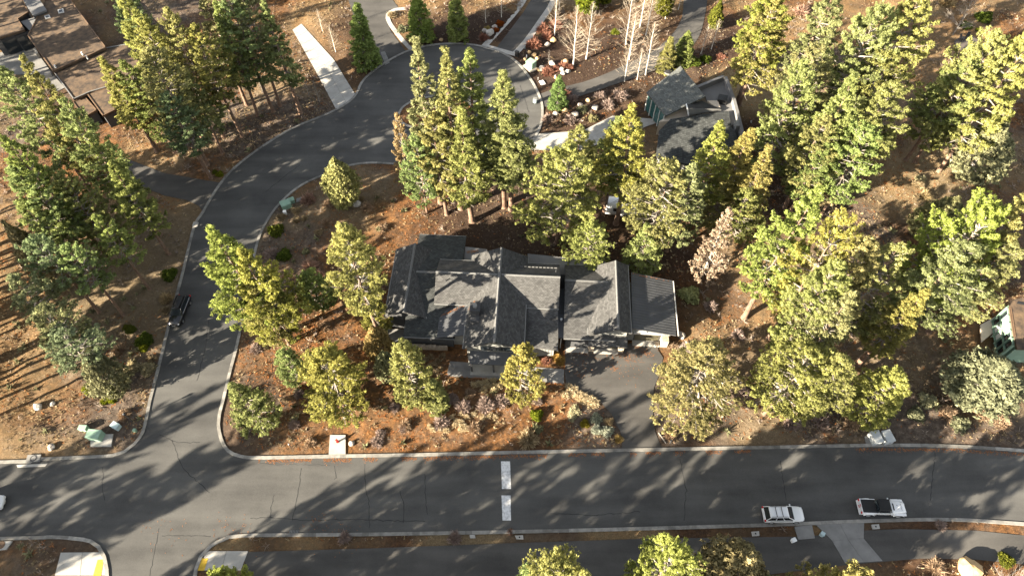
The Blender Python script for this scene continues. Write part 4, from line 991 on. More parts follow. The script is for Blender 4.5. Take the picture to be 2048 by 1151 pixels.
def suv(label, loc, rz, body, L=4.7, rack=False, box=False):
    r = empty('parked_car', loc, rz); tag(r, label, 'car')
    h = L/2; W_ = .92
    loft([(-h, .74*W_, .42, .86, 0), (-h+.10, .92*W_, .34, 1.0, .01), (-h+.5, W_, .30, 1.06, .01), (-.4, W_, .28, 1.06, .01), (.75, W_, .28, 1.05, .01), (1.15, W_*.99, .30, 1.02, .03), (h-.55, W_*.96, .32, .97, .05), (h-.16, W_*.86, .34, .88, .04), (h, W_*.66, .42, .74, .01)], M[body], 'body', r)
    cabin(r, -h+.12, -h+.55, .25, 1.05, .84, .68, 1.05, 1.68, M[body], sides=3)
    wheels(r, (-h+.92, h-.95), W_-.10, .35); mirrors(r, .85, .86, 1.05, M[body])
    for s in (-1, 1):
        lamp_box('headlight', r, (h-.30, h-.10, *sorted((s*.52, s*.78)), .70, .84), 'clear_lens'); lamp_box('tail_light', r, (-h-.015, -h+.16, *sorted((s*.66, s*.86)), .78, 1.02), 'red_lens')
        MB().tube([(-h+.6, s*.92, 1.08), (.9, s*.92, 1.08)], .018, 5).build('window_trim', M['chrome' if body == 'black' else 'black_plastic'], r)
        rl = MB(); rl.tube([(-h+.65, s*.60, 1.70), (-h+.72, s*.60, 1.76), (.1, s*.60, 1.76), (.18, s*.60, 1.70)], .025, 6); rl.build('roof_rail', M['black_plastic'], r)
    MB().box(h-.05, h+.05, -.62, .62, .40, .56).build('bumper', M['black_plastic'], r, bevel=.03); MB().box(-h-.06, -h+.06, -.7, .7, .40, .56).build('bumper', M['black_plastic'], r, bevel=.03)
    MB().box(h+.03, h+.06, -.24, .24, .50, .62).build('number_plate', M['trim_pale'], r)
    if rack:
        for x in (-1.15, -.45): MB().box(x-.03, x+.03, -.62, .62, 1.755, 1.79).build('roof_bar', M['black_plastic'], r)
    if box:
        c = loft([(-1.75, .30, 1.80, 1.98, .0), (-1.6, .40, 1.80, 2.14, .02), (-.4, .42, 1.80, 2.18, .03), (.2, .36, 1.80, 2.10, .02), (.42, .22, 1.80, 1.92, 0)], M['black_plastic'], 'roof_box', r); c.location.y = .18
    return r
def road_spot(px, py): p = G(px, py); p.z = .05; return p
suv('white estate car with black roof bars parked by the lower kerb', road_spot(1562,1031), R_(0.5), 'white', 4.75, rack=True)
suv('black car with a roof box parked at the left street kerb', road_spot(363,626), R_(-94), 'black', 4.9, box=True)
suv('white car whose nose alone shows at the left edge', road_spot(-26,1012), R_(8), 'white', 4.7)
# pickup: white with black soft top
p = empty('pickup_truck', road_spot(1759,1018), R_(-2)); tag(p, 'white pickup truck with black soft top and bed cover on the street', 'pickup truck')
loft([(.62, .74, .55, 1.12, 0), (.9, .76, .5, 1.16, .01), (1.9, .70, .5, 1.12, .02), (2.45, .60, .52, 1.04, .01), (2.52, .52, .56, .98, 0)], M['white'], 'bonnet', p)
MB().box(-.86, .70, -.80, .80, .50, 1.16).build('cab_body', M['white'], p, bevel=.05)
bed = MB(); bed.box(-2.62, -.92, -.86, -.76, .55, 1.18); bed.box(-2.62, -.92, .76, .86, .55, 1.18); bed.box(-2.70, -2.60, -.86, .86, .55, 1.18); bed.box(-2.6, -.92, -.76, .76, .55, .7); bed.build('bed', M['white'], p, bevel=.02)
MB().box(-2.58, -.96, -.77, .77, 1.12, 1.20).build('bed_cover', M['soft_top'], p, bevel=.02)
cabin(p, -.92, -.80, .42, .72, .78, .68, 1.16, 1.82, M['soft_top'], roofm=M['soft_top'], sides=2)
rb = MB()
for k in range(9): rb.box(-.72, .40, -.58+k*.145-.02, -.58+k*.145+.02, 1.83, 1.865)
rb.build('roof_rib', M['soft_top'], p)
for s in (-1, 1):
    for x in (-1.75, 1.72):
        f = MB(); n = 9; V = []
        for k in range(n):
            a = math.pi*(.06+.88*k/(n-1)); V += [(x+.60*math.cos(a), s*.70, .42+.58*math.sin(a)), (x+.60*math.cos(a), s*.98, .42+.55*math.sin(a))]
        f.add(V, [(2*k, 2*k+1, 2*k+3, 2*k+2) for k in range(n-1)]); o = f.build('wheel_arch', M['white'], p)
        md = o.modifiers.new('thickness', 'SOLIDIFY'); md.thickness = .06
    y0, y1 = sorted((s*.68, s*.97)); MB().box(1.0, 2.40, y0, y1, .88, 1.0).build('wing', M['white'], p, bevel=.04)
    lamp_box('tail_light', p, (-2.74, -2.68, *sorted((s*.62, s*.86)), .80, 1.15), 'red_lens'); lamp_box('headlight', p, (2.49, 2.55, *sorted((s*.34, s*.56)), .78, .98), 'clear_lens')
    y0, y1 = sorted((s*.82, s*.92)); MB().box(-.85, .80, y0, y1, .38, .46).build('side_step', M['black_plastic'], p)
    MB().tube([(-.2, s*.81, 1.0), (-.05, s*.83, 1.0)], .02, 5).build('door_handle', M['white'], p)
wheels(p, (-1.75, 1.72), .80, .42, .28); mirrors(p, .62, .82, 1.14, M['white'])
MB().box(2.5, 2.68, -.86, .86, .48, .62).build('bumper', M['white'], p, bevel=.03); MB().box(-2.84, -2.70, -.84, .84, .48, .62).build('bumper', M['white'], p, bevel=.03)
MB().box(2.0, 2.02, -.42, .42, 1.14, 1.16).build('bonnet_vent', M['black_plastic'], p); MB().box(1.0, 1.14, -.40, .40, 1.165, 1.185).build('cowl_vent', M['black_plastic'], p)
for y in (-.22, .22): MB().box(1.5, 1.60, y-.03, y+.03, 1.15, 1.165).build('bonnet_vent', M['black_plastic'], p)
MB().box(-2.86, -2.83, -.16, .16, .92, 1.06).build('number_plate', M['red_lens'], p)
MB().box(-2.735, -2.70, -.10, .22, 1.12, 1.20).build('brake_light', M['red_lens'], p)
# travel trailer glimpsed through the pines
t = empty('travel_trailer', gp(1247,428), R_(-4)); tag(t, 'white travel trailer half hidden by pines behind the house', 'trailer')
loft([(-3.0, 1.0, .5, 2.3, 0), (-2.8, 1.1, .45, 2.6, .04), (2.5, 1.1, .45, 2.6, .04), (2.9, 1.05, .5, 2.2, .02), (3.0, .9, .7, 1.6, 0)], M['white'], 'body', t)
for x in (-1.9, -.2, 1.5): MB().box(x, x+.8, -1.115, -1.08, 1.4, 2.1).build('window', M['glass'], t)
MB().box(-.9, -.4, -1.12, -1.08, .6, 2.1).build('door', M['trim_pale'], t); MB().box(-.3, .5, -.35, .35, 2.62, 2.85).build('roof_vent', M['fascia'], t)
MB().box(3.0, 4.0, -.06, .06, .5, .6).build('hitch', M['black_plastic'], t); wheels(t, (-.3, .5), .98, .34, .22)
t2 = suv('pale car parked among the pines right of the trailer', gp(1462,386)+Vector((0, 0, .0)), R_(10), 'white', 4.6)

# ------------------------------------------------------------------ street furniture and utility boxes
def pad(px, z, m='conc', name='concrete_pad'):
    o = MB().prism(P3(px, z), z0=-.15).build(name, M[m]); tag(o, None, None); return o
hp = pad([(660,869),(691,869),(691,912),(657,912)], .14); tag(hp, 'square pale concrete slab under the red hydrant', 'slab')
hy = empty('fire_hydrant', G(675,883,.14)); tag(hy, 'red fire hydrant on its concrete slab beside the street', 'hydrant')
MB().cyl((0, 0), .17, 0, .06, 14).cyl((0, 0), .12, .06, .60, 14).build('barrel', M['red'], hy); MB().cyl((0, 0), .15, .60, .66, 14).cyl((0, 0), .13, .66, .80, 14, .05).cyl((0, 0), .03, .80, .86, 6).build('bonnet', M['red'], hy)
for s in (-1, 1): MB().tube([(0, 0, .46), (s*.22, 0, .46)], .055, 8).build('nozzle', M['red'], hy)
MB().tube([(0, 0, .42), (0, -.24, .42)], .075, 10).build('nozzle', M['red'], hy)
def post(px, py, h, label, r=.05, m='trim', cap=True, cat='post', name='marker_post'):
    o = empty(name, gp(px, py)); tag(o, label, cat); MB().cyl((0, 0), r, -.1, h, 8).build('shaft', M[m], o)
    if cap: MB().cyl((0, 0), r*1.6, h, h+.10, 8, r*.7).build('cap', M['white_plain'], o)
    return o
post(582,894,1.0,'thin marker post on the verge left of the hydrant'); post(1340,886,1.1,'dark post in the driveway corner', .09, 'trim', False); post(1110,158,.6,'short path light in front of the reddish domes',.05,'white_plain'); post(1050,98,.8,'pale blue post beside the edged drive',.07,'box_blue',False); post(1053,117,.7,'white post left of the transformer',.09,'white_plain',False); post(1076,160,.5,'thin stake by the kerb near the white lid',.03,'trim_pale')
post(420,345,.5,'small white marker at the left street kerb',.05,'white_plain',False)
# lamp post at the corner
lp = empty('lamp_post', gp(266,843)); tag(lp, 'dark lamp post at the street corner near the utility boxes', 'lamp post')
MB().cyl((0, 0), .10, -.1, .3, 10, .07).cyl((0, 0), .055, .3, 2.1, 10).build('shaft', M['trim'], lp); MB().cyl((0, 0), .10, 2.1, 2.45, 8, .16).build('lantern', M['glass'], lp); MB().cyl((0, 0), .20, 2.45, 2.62, 8, .03).build('lantern_cap', M['trim'], lp)
def cabinet(px, py, sx, sy, h, m, label, rz=0, z=0, lid=True, name='utility_box', vent=False):
    q = gp(px, py); q.z = max(q.z, z); o = empty(name, q, rz); tag(o, label, 'utility box')
    MB().box(-sx/2, sx/2, -sy/2, sy/2, -.1, h*.84).build('cabinet', M[m], o, bevel=.03)
    MB().box(-sx/2-.04, sx/2+.04, -sy/2-.04, sy/2+.04, h*.84, h).build('lid', M[m], o, bevel=.04)
    if sx > .8:
        for s in (-1, 1): MB().box(min(s*.03, s*(sx/2-.05)), max(s*.03, s*(sx/2-.05)), -sy/2-.02, -sy/2-.002, h*.08, h*.78).build('door', M[m], o)
    MB().box(-.03, .03, -sy/2-.04, -sy/2-.02, h*.4, h*.55).build('handle', M['trim'], o)
    return o
pd = pad([(180,868),(226,867),(222,892),(181,892)], .15, 'conc'); tag(pd, 'concrete pad under the pale green transformer at the corner', 'slab')
cabinet(196,874,1.7,1.1,1.1,'box_green','large pale green transformer on the corner pad',R_(-6),.15); cabinet(170,858,1.0,.6,.7,'box_green','small green pedestal behind the corner transformer',R_(-4)); cabinet(235,854,1.0,.7,.8,'box_blue','pale blue box right of the corner transformer',R_(-25)); cabinet(272,862,.35,.35,.5,'box_green','tiny green pedestal close to the corner kerb')
pd = pad([(1729,872),(1776,868),(1779,888),(1734,890)], .15, 'conc_dark'); tag(pd, 'grey pad carrying the twin cabinets at the upper kerb', 'slab')
cabinet(1746,879,1.05,1.5,1.1,'box_grey','left one of the twin grey cabinets at the upper kerb',R_(8),.15); cabinet(1769,878,1.05,1.5,1.1,'box_grey','right one of the twin grey cabinets at the upper kerb',R_(12),.15)
pd = pad([(1045,131),(1060,124),(1077,138),(1061,144)], .15, 'cream'); tag(pd, 'cream pad under the transformer at the turning circle', 'slab')
cabinet(1062,134,1.5,1.3,1.2,'box_green','pale transformer on the cream pad at the turning circle',R_(-40),.15); cabinet(744,141,.4,.4,.9,'box_blue','white pedestal by the kerb below the cone shaped spruce'); cabinet(748,134,.35,.35,.7,'box_grey','second pedestal just behind the white one below the spruce')
cabinet(1034,113,.7,.5,1.1,'black_plastic','black mailbox stand at the mouth of the edged drive',R_(-30)); cabinet(574,414,1.5,1.2,1.0,'box_green','dark green cabinet inside the street bend',R_(28)); cabinet(584,404,.9,.8,.7,'box_green','low cabinet behind the dark green one inside the bend',R_(28)); cabinet(572,430,.45,.35,.8,'white_plain','white post box beside the dark green cabinet',R_(10))
cabinet(1517,1077-2,.6,.6,.5,'box_grey','low grey box left of the big concrete lid') if False else None
def ground_lid(px, label, m='conc', dot=True, z=.16):
    q = P3(px, z); o = MB().prism(q, z0=-.1).build('access_lid', M[m]); tag(o, label, 'access lid'); ce = sum(q, Vector())/4
    c = o
    if dot: MB().cyl((ce.x, ce.y), .10, z-.02, z+.02, 10).build('lift_hole', M['black_plastic'], c)
    return o
ground_lid([(1503,1062),(1518,1061),(1519,1070),(1505,1071)], 'pale square lid with a hole on the verge left of the white car'); ground_lid([(1743,1048),(1758,1047),(1760,1056),(1746,1057)], 'pale square lid with a hole right of the street driveway'); ground_lid([(1030,1070),(1046,1069),(1047,1077),(1033,1077)], 'pale square lid with a hole on the verge right of the road bars'); ground_lid([(939,1068),(950,1068),(951,1075),(940,1075)], 'small pale lid on the verge below the road bars', 'conc', False)
ground_lid([(1589,1052),(1624,1049),(1630,1075),(1597,1078)], 'big grey concrete lid on the verge below the white car', 'conc_dark', False); ground_lid([(1078,162),(1086,160),(1091,167),(1083,169)], 'white square lid beside the gravel drive mouth', 'white_plain', True)
ground_lid([(387,443),(397,444),(394,454),(384,452)], 'pale lid at the kerb of the left street below the side drive', 'conc', False); ground_lid([(593,397),(604,394),(600,402),(592,404)], 'grey lid in the dark soil inside the bend', 'conc_dark', False); ground_lid([(538,452),(544,450),(541,458),(535,458)], 'small pale lid at the bend kerb', 'conc', False)
# storm drain at the lower left kerb
sd_ = empty('storm_drain', (0, 0, 0)); tag(sd_, 'kerb storm drain with round cover at the lower left street edge', 'storm drain')
q = P3([(55,909),(82,908),(79,922),(51,923)], .19); MB().prism(q, z0=-.1).build('drain_slab', M['conc_dark'], sd_); c = G(67,915.5,.19)
MB().cyl((c.x, c.y), .42, .15, .205, 20).build('manhole_cover', M['trim'], sd_); MB().cyl((c.x, c.y), .26, .205, .215, 16).build('cover_ring', M['conc_dark'], sd_)
MB().prism(P3([(33,929),(95,926),(90,932),(35,934)], .075), z0=0).build('drain_apron', M['conc'], sd_)
sd2 = empty('storm_drain'); tag(sd2, 'kerb storm drain at the left end of the lower kerb', 'storm drain')
MB().prism(P3([(-20,1082),(24,1081),(12,1098),(-20,1100)], .18), z0=-.1).build('drain_slab', M['conc'], sd2); c = G(2, 1089, .18); MB().cyl((c.x, c.y), .45, .15, .20, 18).build('manhole_cover', M['wood'], sd2)
MB().prism(P3([(-20,1073),(42,1072),(44,1076),(-20,1077)], .075), z0=0).build('drain_apron', M['conc'], sd2)
gr = empty('drain_grate', (0, 0, 0)); tag(gr, 'dark drain grate in the street near the lower kerb', 'drain grate')
a = G(588,1062,.062); MB().box(a.x-.55, a.x+.55, a.y-.2, a.y+.2, .045, .060).build('frame', M['trim'], gr)
for k in range(6): MB().box(a.x-.5+k*.18, a.x-.42+k*.18, a.y-.16, a.y+.16, .060, .075).build('grate_bar', M['fascia'], gr)
# wheelie bin by the turning circle
wb = empty('wheelie_bin', G(1070,206,.05), R_(-10)); tag(wb, 'blue grey wheelie bin standing at the kerb of the turning circle', 'bin')
loft([(-.30, .26, .08, 1.0, 0), (.30, .28, .08, 1.0, 0)], M['box_blue'], 'bin_body', wb); MB().box(-.36, .36, -.31, .31, 1.0, 1.08).build('lid', M['fascia'], wb, bevel=.03)
for s in (-1, 1): MB().tube([(-.28, s*.20, .12), (-.28, s*.28, .12)], .12, 10).build('wheel', M['rubber'], wb)
wb2 = empty('covered_equipment', gp(1335,150), R_(30)); tag(wb2, 'covered round grill on the paving behind the tilted dark roof', 'grill'); MB().cyl((0, 0), .8, 0, .6, 12, .95).build('bowl', M['fascia'], wb2); MB().cyl((0, 0), .95, .6, .95, 12, .3).build('cover', M['black_plastic'], wb2)
cabinet(1585,1081,.5,.4,.6,'white_plain','white box left of the big concrete lid',R_(20)); cabinet(1642,1069,.4,.4,.7,'box_blue','pale blue pedestal right of the big concrete lid',R_(-35))
# garden chairs on the round paving, upper right
patio = smooth_line(gl([(1908,84),(1920,76),(1945,74),(1956,82),(1948,96),(1928,103),(1912,96),(1908,84)]), 1.0)[:-1]
po = MB().prism([Vector((p.x, p.y, .20)) for p in patio], z0=-.1).build('round_paving', M['pavers']); po['kind'] = 'structure'
def chair(px, py, rz, label):
    o = empty('garden_chair', G(px, py, .20), rz); tag(o, label, 'chair')
    MB().add([(-.3, -.35, .38), (.3, -.35, .38), (.3, .3, .24), (-.3, .3, .24), (-.3, -.35, .34), (.3, -.35, .34), (.3, .3, .20), (-.3, .3, .20)], [(0, 1, 2, 3), (7, 6, 5, 4), (0, 4, 5, 1), (1, 5, 6, 2), (2, 6, 7, 3), (3, 7, 4, 0)]).build('seat', M['black_plastic'], o)
    for k in range(5):
        x = -.28+k*.115; MB().add([(x, .22, .26), (x+.1, .22, .26), (x+.1, .62, 1.0), (x, .62, 1.0), (x, .25, .25), (x+.1, .25, .25), (x+.1, .65, .99), (x, .65, .99)], [(0, 1, 2, 3), (7, 6, 5, 4), (0, 4, 5, 1), (1, 5, 6, 2), (2, 6, 7, 3), (3, 7, 4, 0)]).build('back_slat', M['black_plastic'], o)
    for s in (-1, 1):
        y0, y1 = sorted((s*.30, s*.42)); MB().box(y0, y1, -.40, .40, .56, .60).build('armrest', M['black_plastic'], o)
        for y in (-.36, .30): MB().box(s*.36-.03, s*.36+.03, y-.04, y+.04, 0, .56).build('leg', M['black_plastic'], o)
chair(1922, 80, R_(25), 'black garden chair on the round paving, left of the pair'); chair(1935, 77, R_(-5), 'black garden chair on the round paving, right of the pair')
# felled sticks by the driveway
for px, py, L_, a_, l in [(1330,864,1.3,-65,'dark thick log beside the driveway corner shrub'),(1324,876,1.6,-62,'thin dark stick lying next to the thick log')]:
    o = MB().tube([(-L_/2, 0, .1), (0, .03, .12), (L_/2, 0, .1)], [.09, .1, .07], 8).build('fallen_branch', M['bark_grey'], None, gp(px, py), R_(a_)); tag(o, l, 'log')
# ------------------------------------------------------------------ trees, one by one
YEL, DEEP, BLUE, OLIVE, GREY, BROWN = (1.10,1.09,.85), (.82,.95,.95), (.85,.90,1.15), (1.02,.95,.85), (.80,.84,.90), (1.08,.96,.82)
GW, GN, GE, GF, GS, GC = 'pines of the wood on the left', 'pines along the upper left drive', 'pines of the wood on the right', 'trees in the front yard', 'pines by the lower path', 'pines between street and turning circle'
for a in [
 # kind, height, radius, tip in the photo, label, tint, group
 ('tall',28,3.5,(42,126),'tall ponderosa pine at the left edge below the flat roof patio',None,GW),
 ('tall',26,3.4,(5,150),'ponderosa pine cut by the left edge below the dark courtyard',None,GW),
 ('tall',24,3.2,(128,204),'ponderosa pine with pale tip in front of the low roof step',None,GW),
 ('tall',26,3.4,(8,262),'broad pine cut by the left edge, level with the side drive',OLIVE,GW),
 ('slim',21,2.6,(182,268),'dark pine just left of the side drive entrance',None,GW),
 ('tall',21,3.4,(30,345),'low pine at the left edge above the striped orange clearing',None,GW),
 ('broad',18,3.6,(118,362),'wide pine whose lowest boughs reach the striped orange clearing',None,GW),
 ('tall',19,2.9,(215,330),'shaded pine over the side drive, left of two leaning trunks',None,GW),
 ('slim',18.6,3.0,(205,117),'slender yellowish pine standing in front of the brown flat roof',YEL,GN),
 ('slim',18,2.8,(252,128),'slender pine right behind the yellowish one by the flat roof',None,GN),
 ('tall',22,4.0,(298,106),'large pine with leaning bare trunk foot above the curving street',None,GN),
 ('tall',24,3.4,(330,25),'full pine between the brown roof and the sunlit strip of paving',YEL,GN),
 ('tall',25,4.0,(240,-20),'tall pine on the top edge right of the brown roof',YEL,GN),
 ('tall',23,3.4,(285,40),'tall bright pine overlapping the corner of the brown roof',YEL,GN),
 ('tall',23,3.8,(395,-30),'tall pine cut by the top edge beside the sunlit strip of paving',None,GN),
 ('tall',21,3.4,(392,62),'bushy pine above the leaning orange trunks',YEL,GN),
 ('tall',25,3.4,(448,-40),'pine on the top edge with three bare orange trunks below',None,GN),
 ('tall',22,3.2,(425,5),'pine with the leftmost of three bare orange trunks',YEL,GN),
 ('tall',23,3.2,(475,-25),'pine left of the pale concrete driveway near the top edge',None,GN),
 ('slim',21,2.8,(530,12),'narrow pine touching the upper end of the pale concrete driveway',DEEP,GN),
 ('tall',16,3.0,(370,150),'dark pine behind the leaning trunk above the curving street',None,GN),
 ('tall',17,3.2,(335,190),'dark pine in the hollow between flat roof and curving street',DEEP,GN),
 ('young',13,3.0,(225,-40),'dim pine behind the far corner of the brown roof',DEEP,GN),
 ('spruce',12.2,3.1,(713,14),'dense cone shaped spruce left of the curved paver edging',(.95,1.05,1.0),None),
 ('spruce',9.5,2.9,(832,-12),'dense spruce on the top edge inside the curved paver edging',YEL,None),
 ('spruce',9.5,2.5,(908,-14),'narrow dense spruce on the top edge above the turning circle',YEL,None),
 # the clump between street and turning circle
 ('slim',30,3.5,(840,82),'tallest pine of the clump, its tip left of the others on the turning circle',None,GC),
 ('slim',29,3.4,(893,110),'second pine from the left of the clump over the turning circle',None,GC),
 ('slim',27,3.2,(945,97),'third pine from the left of the clump over the turning circle',None,GC),
 ('slim',26.7,3.8,(1003,136),'rightmost tall pine of the clump over the turning circle',YEL,GC),
 ('slim',22,3.6,(928,225),'pine in the middle of the clump, shorter than its neighbours',None,GC),
 ('slim',20,3.4,(1022,225),'pine at the right edge of the clump above two pale trunks',None,GC),
 ('tall',20,3.4,(870,235),'full pine low in the clump above four thin trunks',YEL,GC),
 ('broad',15,3.3,(832,288),'light green pine lowest and leftmost in the clump',(1.0,1.07,.95),GC),
 ('tan',14.5,2.6,(792,234),'orange brown dry pine on the left flank of the clump',(.98,.80,.60),None),
 ('juniper',10,3.1,(668,322),'grey tan juniper beside the inner kerb of the curving street',YEL,None),
 # behind the house and around the house on the upper right
 ('broad',19,5.7,(1128,308),'broad bright pine behind the house, leftmost in its row',(1.03,1.08,.9),GE),
 ('slim',19,3.0,(1158,268),'narrow tipped pine rising out of the broad bright one behind the house',(1.03,1.08,.9),GE),
 ('tall',23.2,4.6,(1278,215),'tall pine in front of the dark roofed house on the upper right',YEL,GE),
 ('tall',19,3.2,(1238,246),'pine beside the tall one, over the concrete drive',YEL,GE),
 ('broad',17,4.8,(1338,345),'loose pine with leaning trunks behind the metal roofed garage',None,GE),
 ('broad',18,4.4,(1386,335),'pine between the dark roof and the dry tan pine',None,GE),
 ('tall',20,3.5,(1448,250),'tall pine covering the lower corner of the dark roof',YEL,GE),
 ('slim',19,3.0,(1493,256),'narrow pine right of the one at the dark roof corner',YEL,GE),
 ('slim',17,2.8,(1543,298),'slender pine by the dark gully right of the dark roof',YEL,GE),
 ('young',9,3.0,(1296,458),'small bright pine nearest the back of the house',(1.03,1.08,.9),GE),
 ('young',9,3.0,(1450,370),'low pine in front of the white trailer',None,GE),
 ('young',10,3.0,(1500,392),'low dark pine between the slender pine and the dry tan one',DEEP,GE),
 ('tan',15,2.9,(1456,420),'dry tan pine with bare grey boughs right of the garage',(.96,1.05,.96),None),
 ('broad',10,3.6,(1188,452),'low pine with foliage down to the ground behind the house',(1.03,1.08,.9),GE),
 # the wood on the right
 ('tall',24,4.0,(1560,-45),'yellowish pine on the top edge with a pale trunk foot at its base',YEL,GE),
 ('tall',21,4.0,(1550,5),'low yellowish pine left of the pale trunk foot',YEL,GE),
 ('tall',26,4.4,(1680,-40),'wide pine on the top edge right of the yellowish one',None,GE),
 ('tall',28,4.6,(1835,-5),'wide pine on the top edge beside the shaded garden',YEL,GE),
 ('broad',26,5.0,(1755,35),'wide loose pine in the middle of the upper right wood',None,GE),
 ('sparse',22,5.0,(1640,95),'open pine with pale bare boughs in the upper right wood',None,GE),
 ('broad',22,4.6,(1610,140),'low wide pine over the dark bank right of the walled terrace',None,GE),
 ('tall',24,4.2,(1715,160),'wide pine below the open one with bare boughs',YEL,GE),
 ('tall',22,4.2,(1785,180),'wide pine with ragged right side over the orange slope',None,GE),
 ('tall',18,3.8,(1655,245),'low pine above the tan tipped one',None,GE),
 ('broad',17,4.2,(1735,270),'lowest pine of the upper right wood',(1.0,1.05,.95),GE),
 ('tall',15,3.0,(1648,296),'pine with pinkish cones at its tip over the dark gully',DEEP,GE),
 ('tan',10,2.6,(1680,325),'tan dry pine beside the one with pinkish cones',YEL,None),
 ('broad',27,6.0,(2090,55),'huge pine on the right edge with its thick trunk foot showing',YEL,GE),
 ('broad',24,5.2,(2000,75),'huge leaning pine left of the right edge over the orange slope',YEL,GE),
 ('tall',20,3.6,(1945,120),'pine on the left flank of the huge ones at the right edge',None,GE),
 ('juniper',11,4.8,(2008,252),'large tan juniper below the thick trunk foot',BROWN,None),
 ('juniper',9,3.8,(1915,398),'grey juniper on the straw coloured slope',GREY,None),
 ('tall',27.3,4.4,(1630,372),'bright yellow green pine with its bare trunk foot on the orange floor',(1.12,1.12,.8),GE),
 ('sparse',26,4.2,(1690,432),'open pine with a pale upper trunk right of the bright yellow green one',YEL,GE),
 ('tall',23,4.2,(1734,484),'pine with dark right side in the middle of the lower right wood',None,GE),
 ('sparse',22,3.6,(1797,488),'pine with round golden tufts at its tip',YEL,GE),
 ('slim',18,3.0,(1848,580),'slim pine leaning over the shaded ground left of the wooden building',YEL,GE),
 ('tall',24,3.6,(1678,532),'green pine right of the bare trunk foot on the orange floor',(1.0,1.05,.95),GE),
 ('tall',22,3.7,(1712,600),'full pine in the lower right wood',(1.0,1.05,.95),GE),
 ('broad',16,4.6,(1615,712),'lowest broad pine of the wood, above the shaded roadside',None,GE),
 ('tall',16,3.6,(1688,722),'low pine between the broad one and the small bright one',None,GE),
 ('young',11,3.4,(1802,752),'small bright pine alone above the twin grey cabinets',(1.05,1.12,.85),GE),
 ('broad',13,5.8,(1415,718),'round bushy pine right of the main driveway',(1.05,1.05,1.0),GF),
 ('tall',26,4.6,(2055,385),'large pine on the right edge above the wooden building',YEL,GE),
 ('broad',24,4.8,(1975,430),'large pine left of the one on the right edge above the wooden building',YEL,GE),
 ('tall',22,4.4,(1940,500),'large pine with its boughs over the cream deck',None,GE),
 ('tall',20,4.0,(2030,490),'pine directly above the wooden building',None,GE),
 ('juniper',9,5.0,(2012,728),'large pale juniper below the wooden building',GREY,None),
 # front yard
 ('tall',24,4.4,(436,452),'large bright pine leaning over the left street',(1.1,1.1,.8),GF),
 ('broad',21,4.8,(478,505),'bushy pine right beside the one leaning over the left street',(1.1,1.1,.8),GF),
 ('broad',15,3.8,(510,560),'lower pine close to the inner kerb of the left street',YEL,GF),
 ('tall',25,3.4,(690,452),'tall pine in front of the left wing of the house',(1.08,1.1,.88),GF),
 ('young',9,2.2,(735,590),'full lower pine touching the left wing roof',(1.08,1.1,.88),GF),
 ('young',9,2.4,(612,546),'small dark pine between the two large ones of the front yard',DEEP,GF),
 ('young',13,4.2,(642,718),'round pine with a bare leaning trunk foot above the hydrant',YEL,GF),
 ('young',8,2.0,(566,705),'small green pine left of the round one',(1.0,1.07,.95),GF),
 ('young',10,3.0,(474,782),'young pine inside the bend of the kerb at the street corner',DEEP,GF),
 ('juniper',8,2.0,(745,655),'olive brown juniper by the corner of the left wing',BROWN,None),
 ('young',14,2.6,(810,700),'pine with a bare trunk foot in front of the left wing',(1.0,1.07,.95),GF),
 ('juniper',7,1.7,(765,705),'small olive juniper left of the pine with bare trunk foot',OLIVE,None),
 ('spruce',6.5,2.0,(867,765),'small blue green conifer below the front walk',(.9,1.0,1.1),GF),
 ('young',12.5,2.6,(1047,702),'golden green pine standing in front of the front porch',(1.15,1.15,.78),GF),
 # lower path
 ('broad',20,3.6,(1118,1140),'pine on the bottom edge left of the big golden one',YEL,GS),
 ('young',15,2.4,(1058,1150),'small dark pine tip on the bottom edge, leftmost by the path',DEEP,GS),
 ('broad',22,4.0,(1362,1112),'big golden green pine on the bottom edge',(1.12,1.12,.8),GS),
 ('juniper',13,3.9,(1502,1112),'golden tan juniper on the bottom edge right of the big pine',(1.15,1.0,.8),None),
 ('young',15,2.6,(1620,1162),'dark pine tip on the bottom edge below the concrete lid',DEEP,GS),
 ('young',16,2.8,(1722,1156),'golden pine tip on the bottom edge below the street driveway',YEL,GS),
 ('young',14,2.6,(430,1160),'pine tip on the bottom edge over the right kerb ramp',YEL,GS),
 # darker trees of the left clearing
 ('juniper',15,2.4,(14,452),'thin tan juniper at the left edge above the striped clearing',BROWN,None),
 ('thin',15,3.0,(135,505),'thin dark pine right of the middle of the striped clearing',DEEP,GW),
 ('thin',16,2.8,(190,440),'thin pine where the striped clearing meets the grey soil',None,GW),
 ('thin',17,3.0,(50,415),'thin pine behind the tan juniper of the left edge',None,GW),
 ('thin',16,3.2,(72,490),'thin dark pine in the middle of the striped clearing',BLUE,GW),
 ('thin',15,3.8,(20,560),'dark pine at the left edge of the striped clearing',BLUE,GW),
 ('sparse',14,3.4,(75,620),'dusky pine in the lower part of the striped clearing',BLUE,GW),
 ('thin',13,3.4,(120,668),'dusky ragged pine near the lower end of the clearing',BLUE,GW),
 ('juniper',9,2.6,(170,715),'grey juniper at the foot of the striped clearing',GREY,None),
]:
    tree(a[0], a[1], a[2]*(.92 if a[0] == 'broad' else 1.0), a[4], top=a[3], tint=a[5], group=a[6])

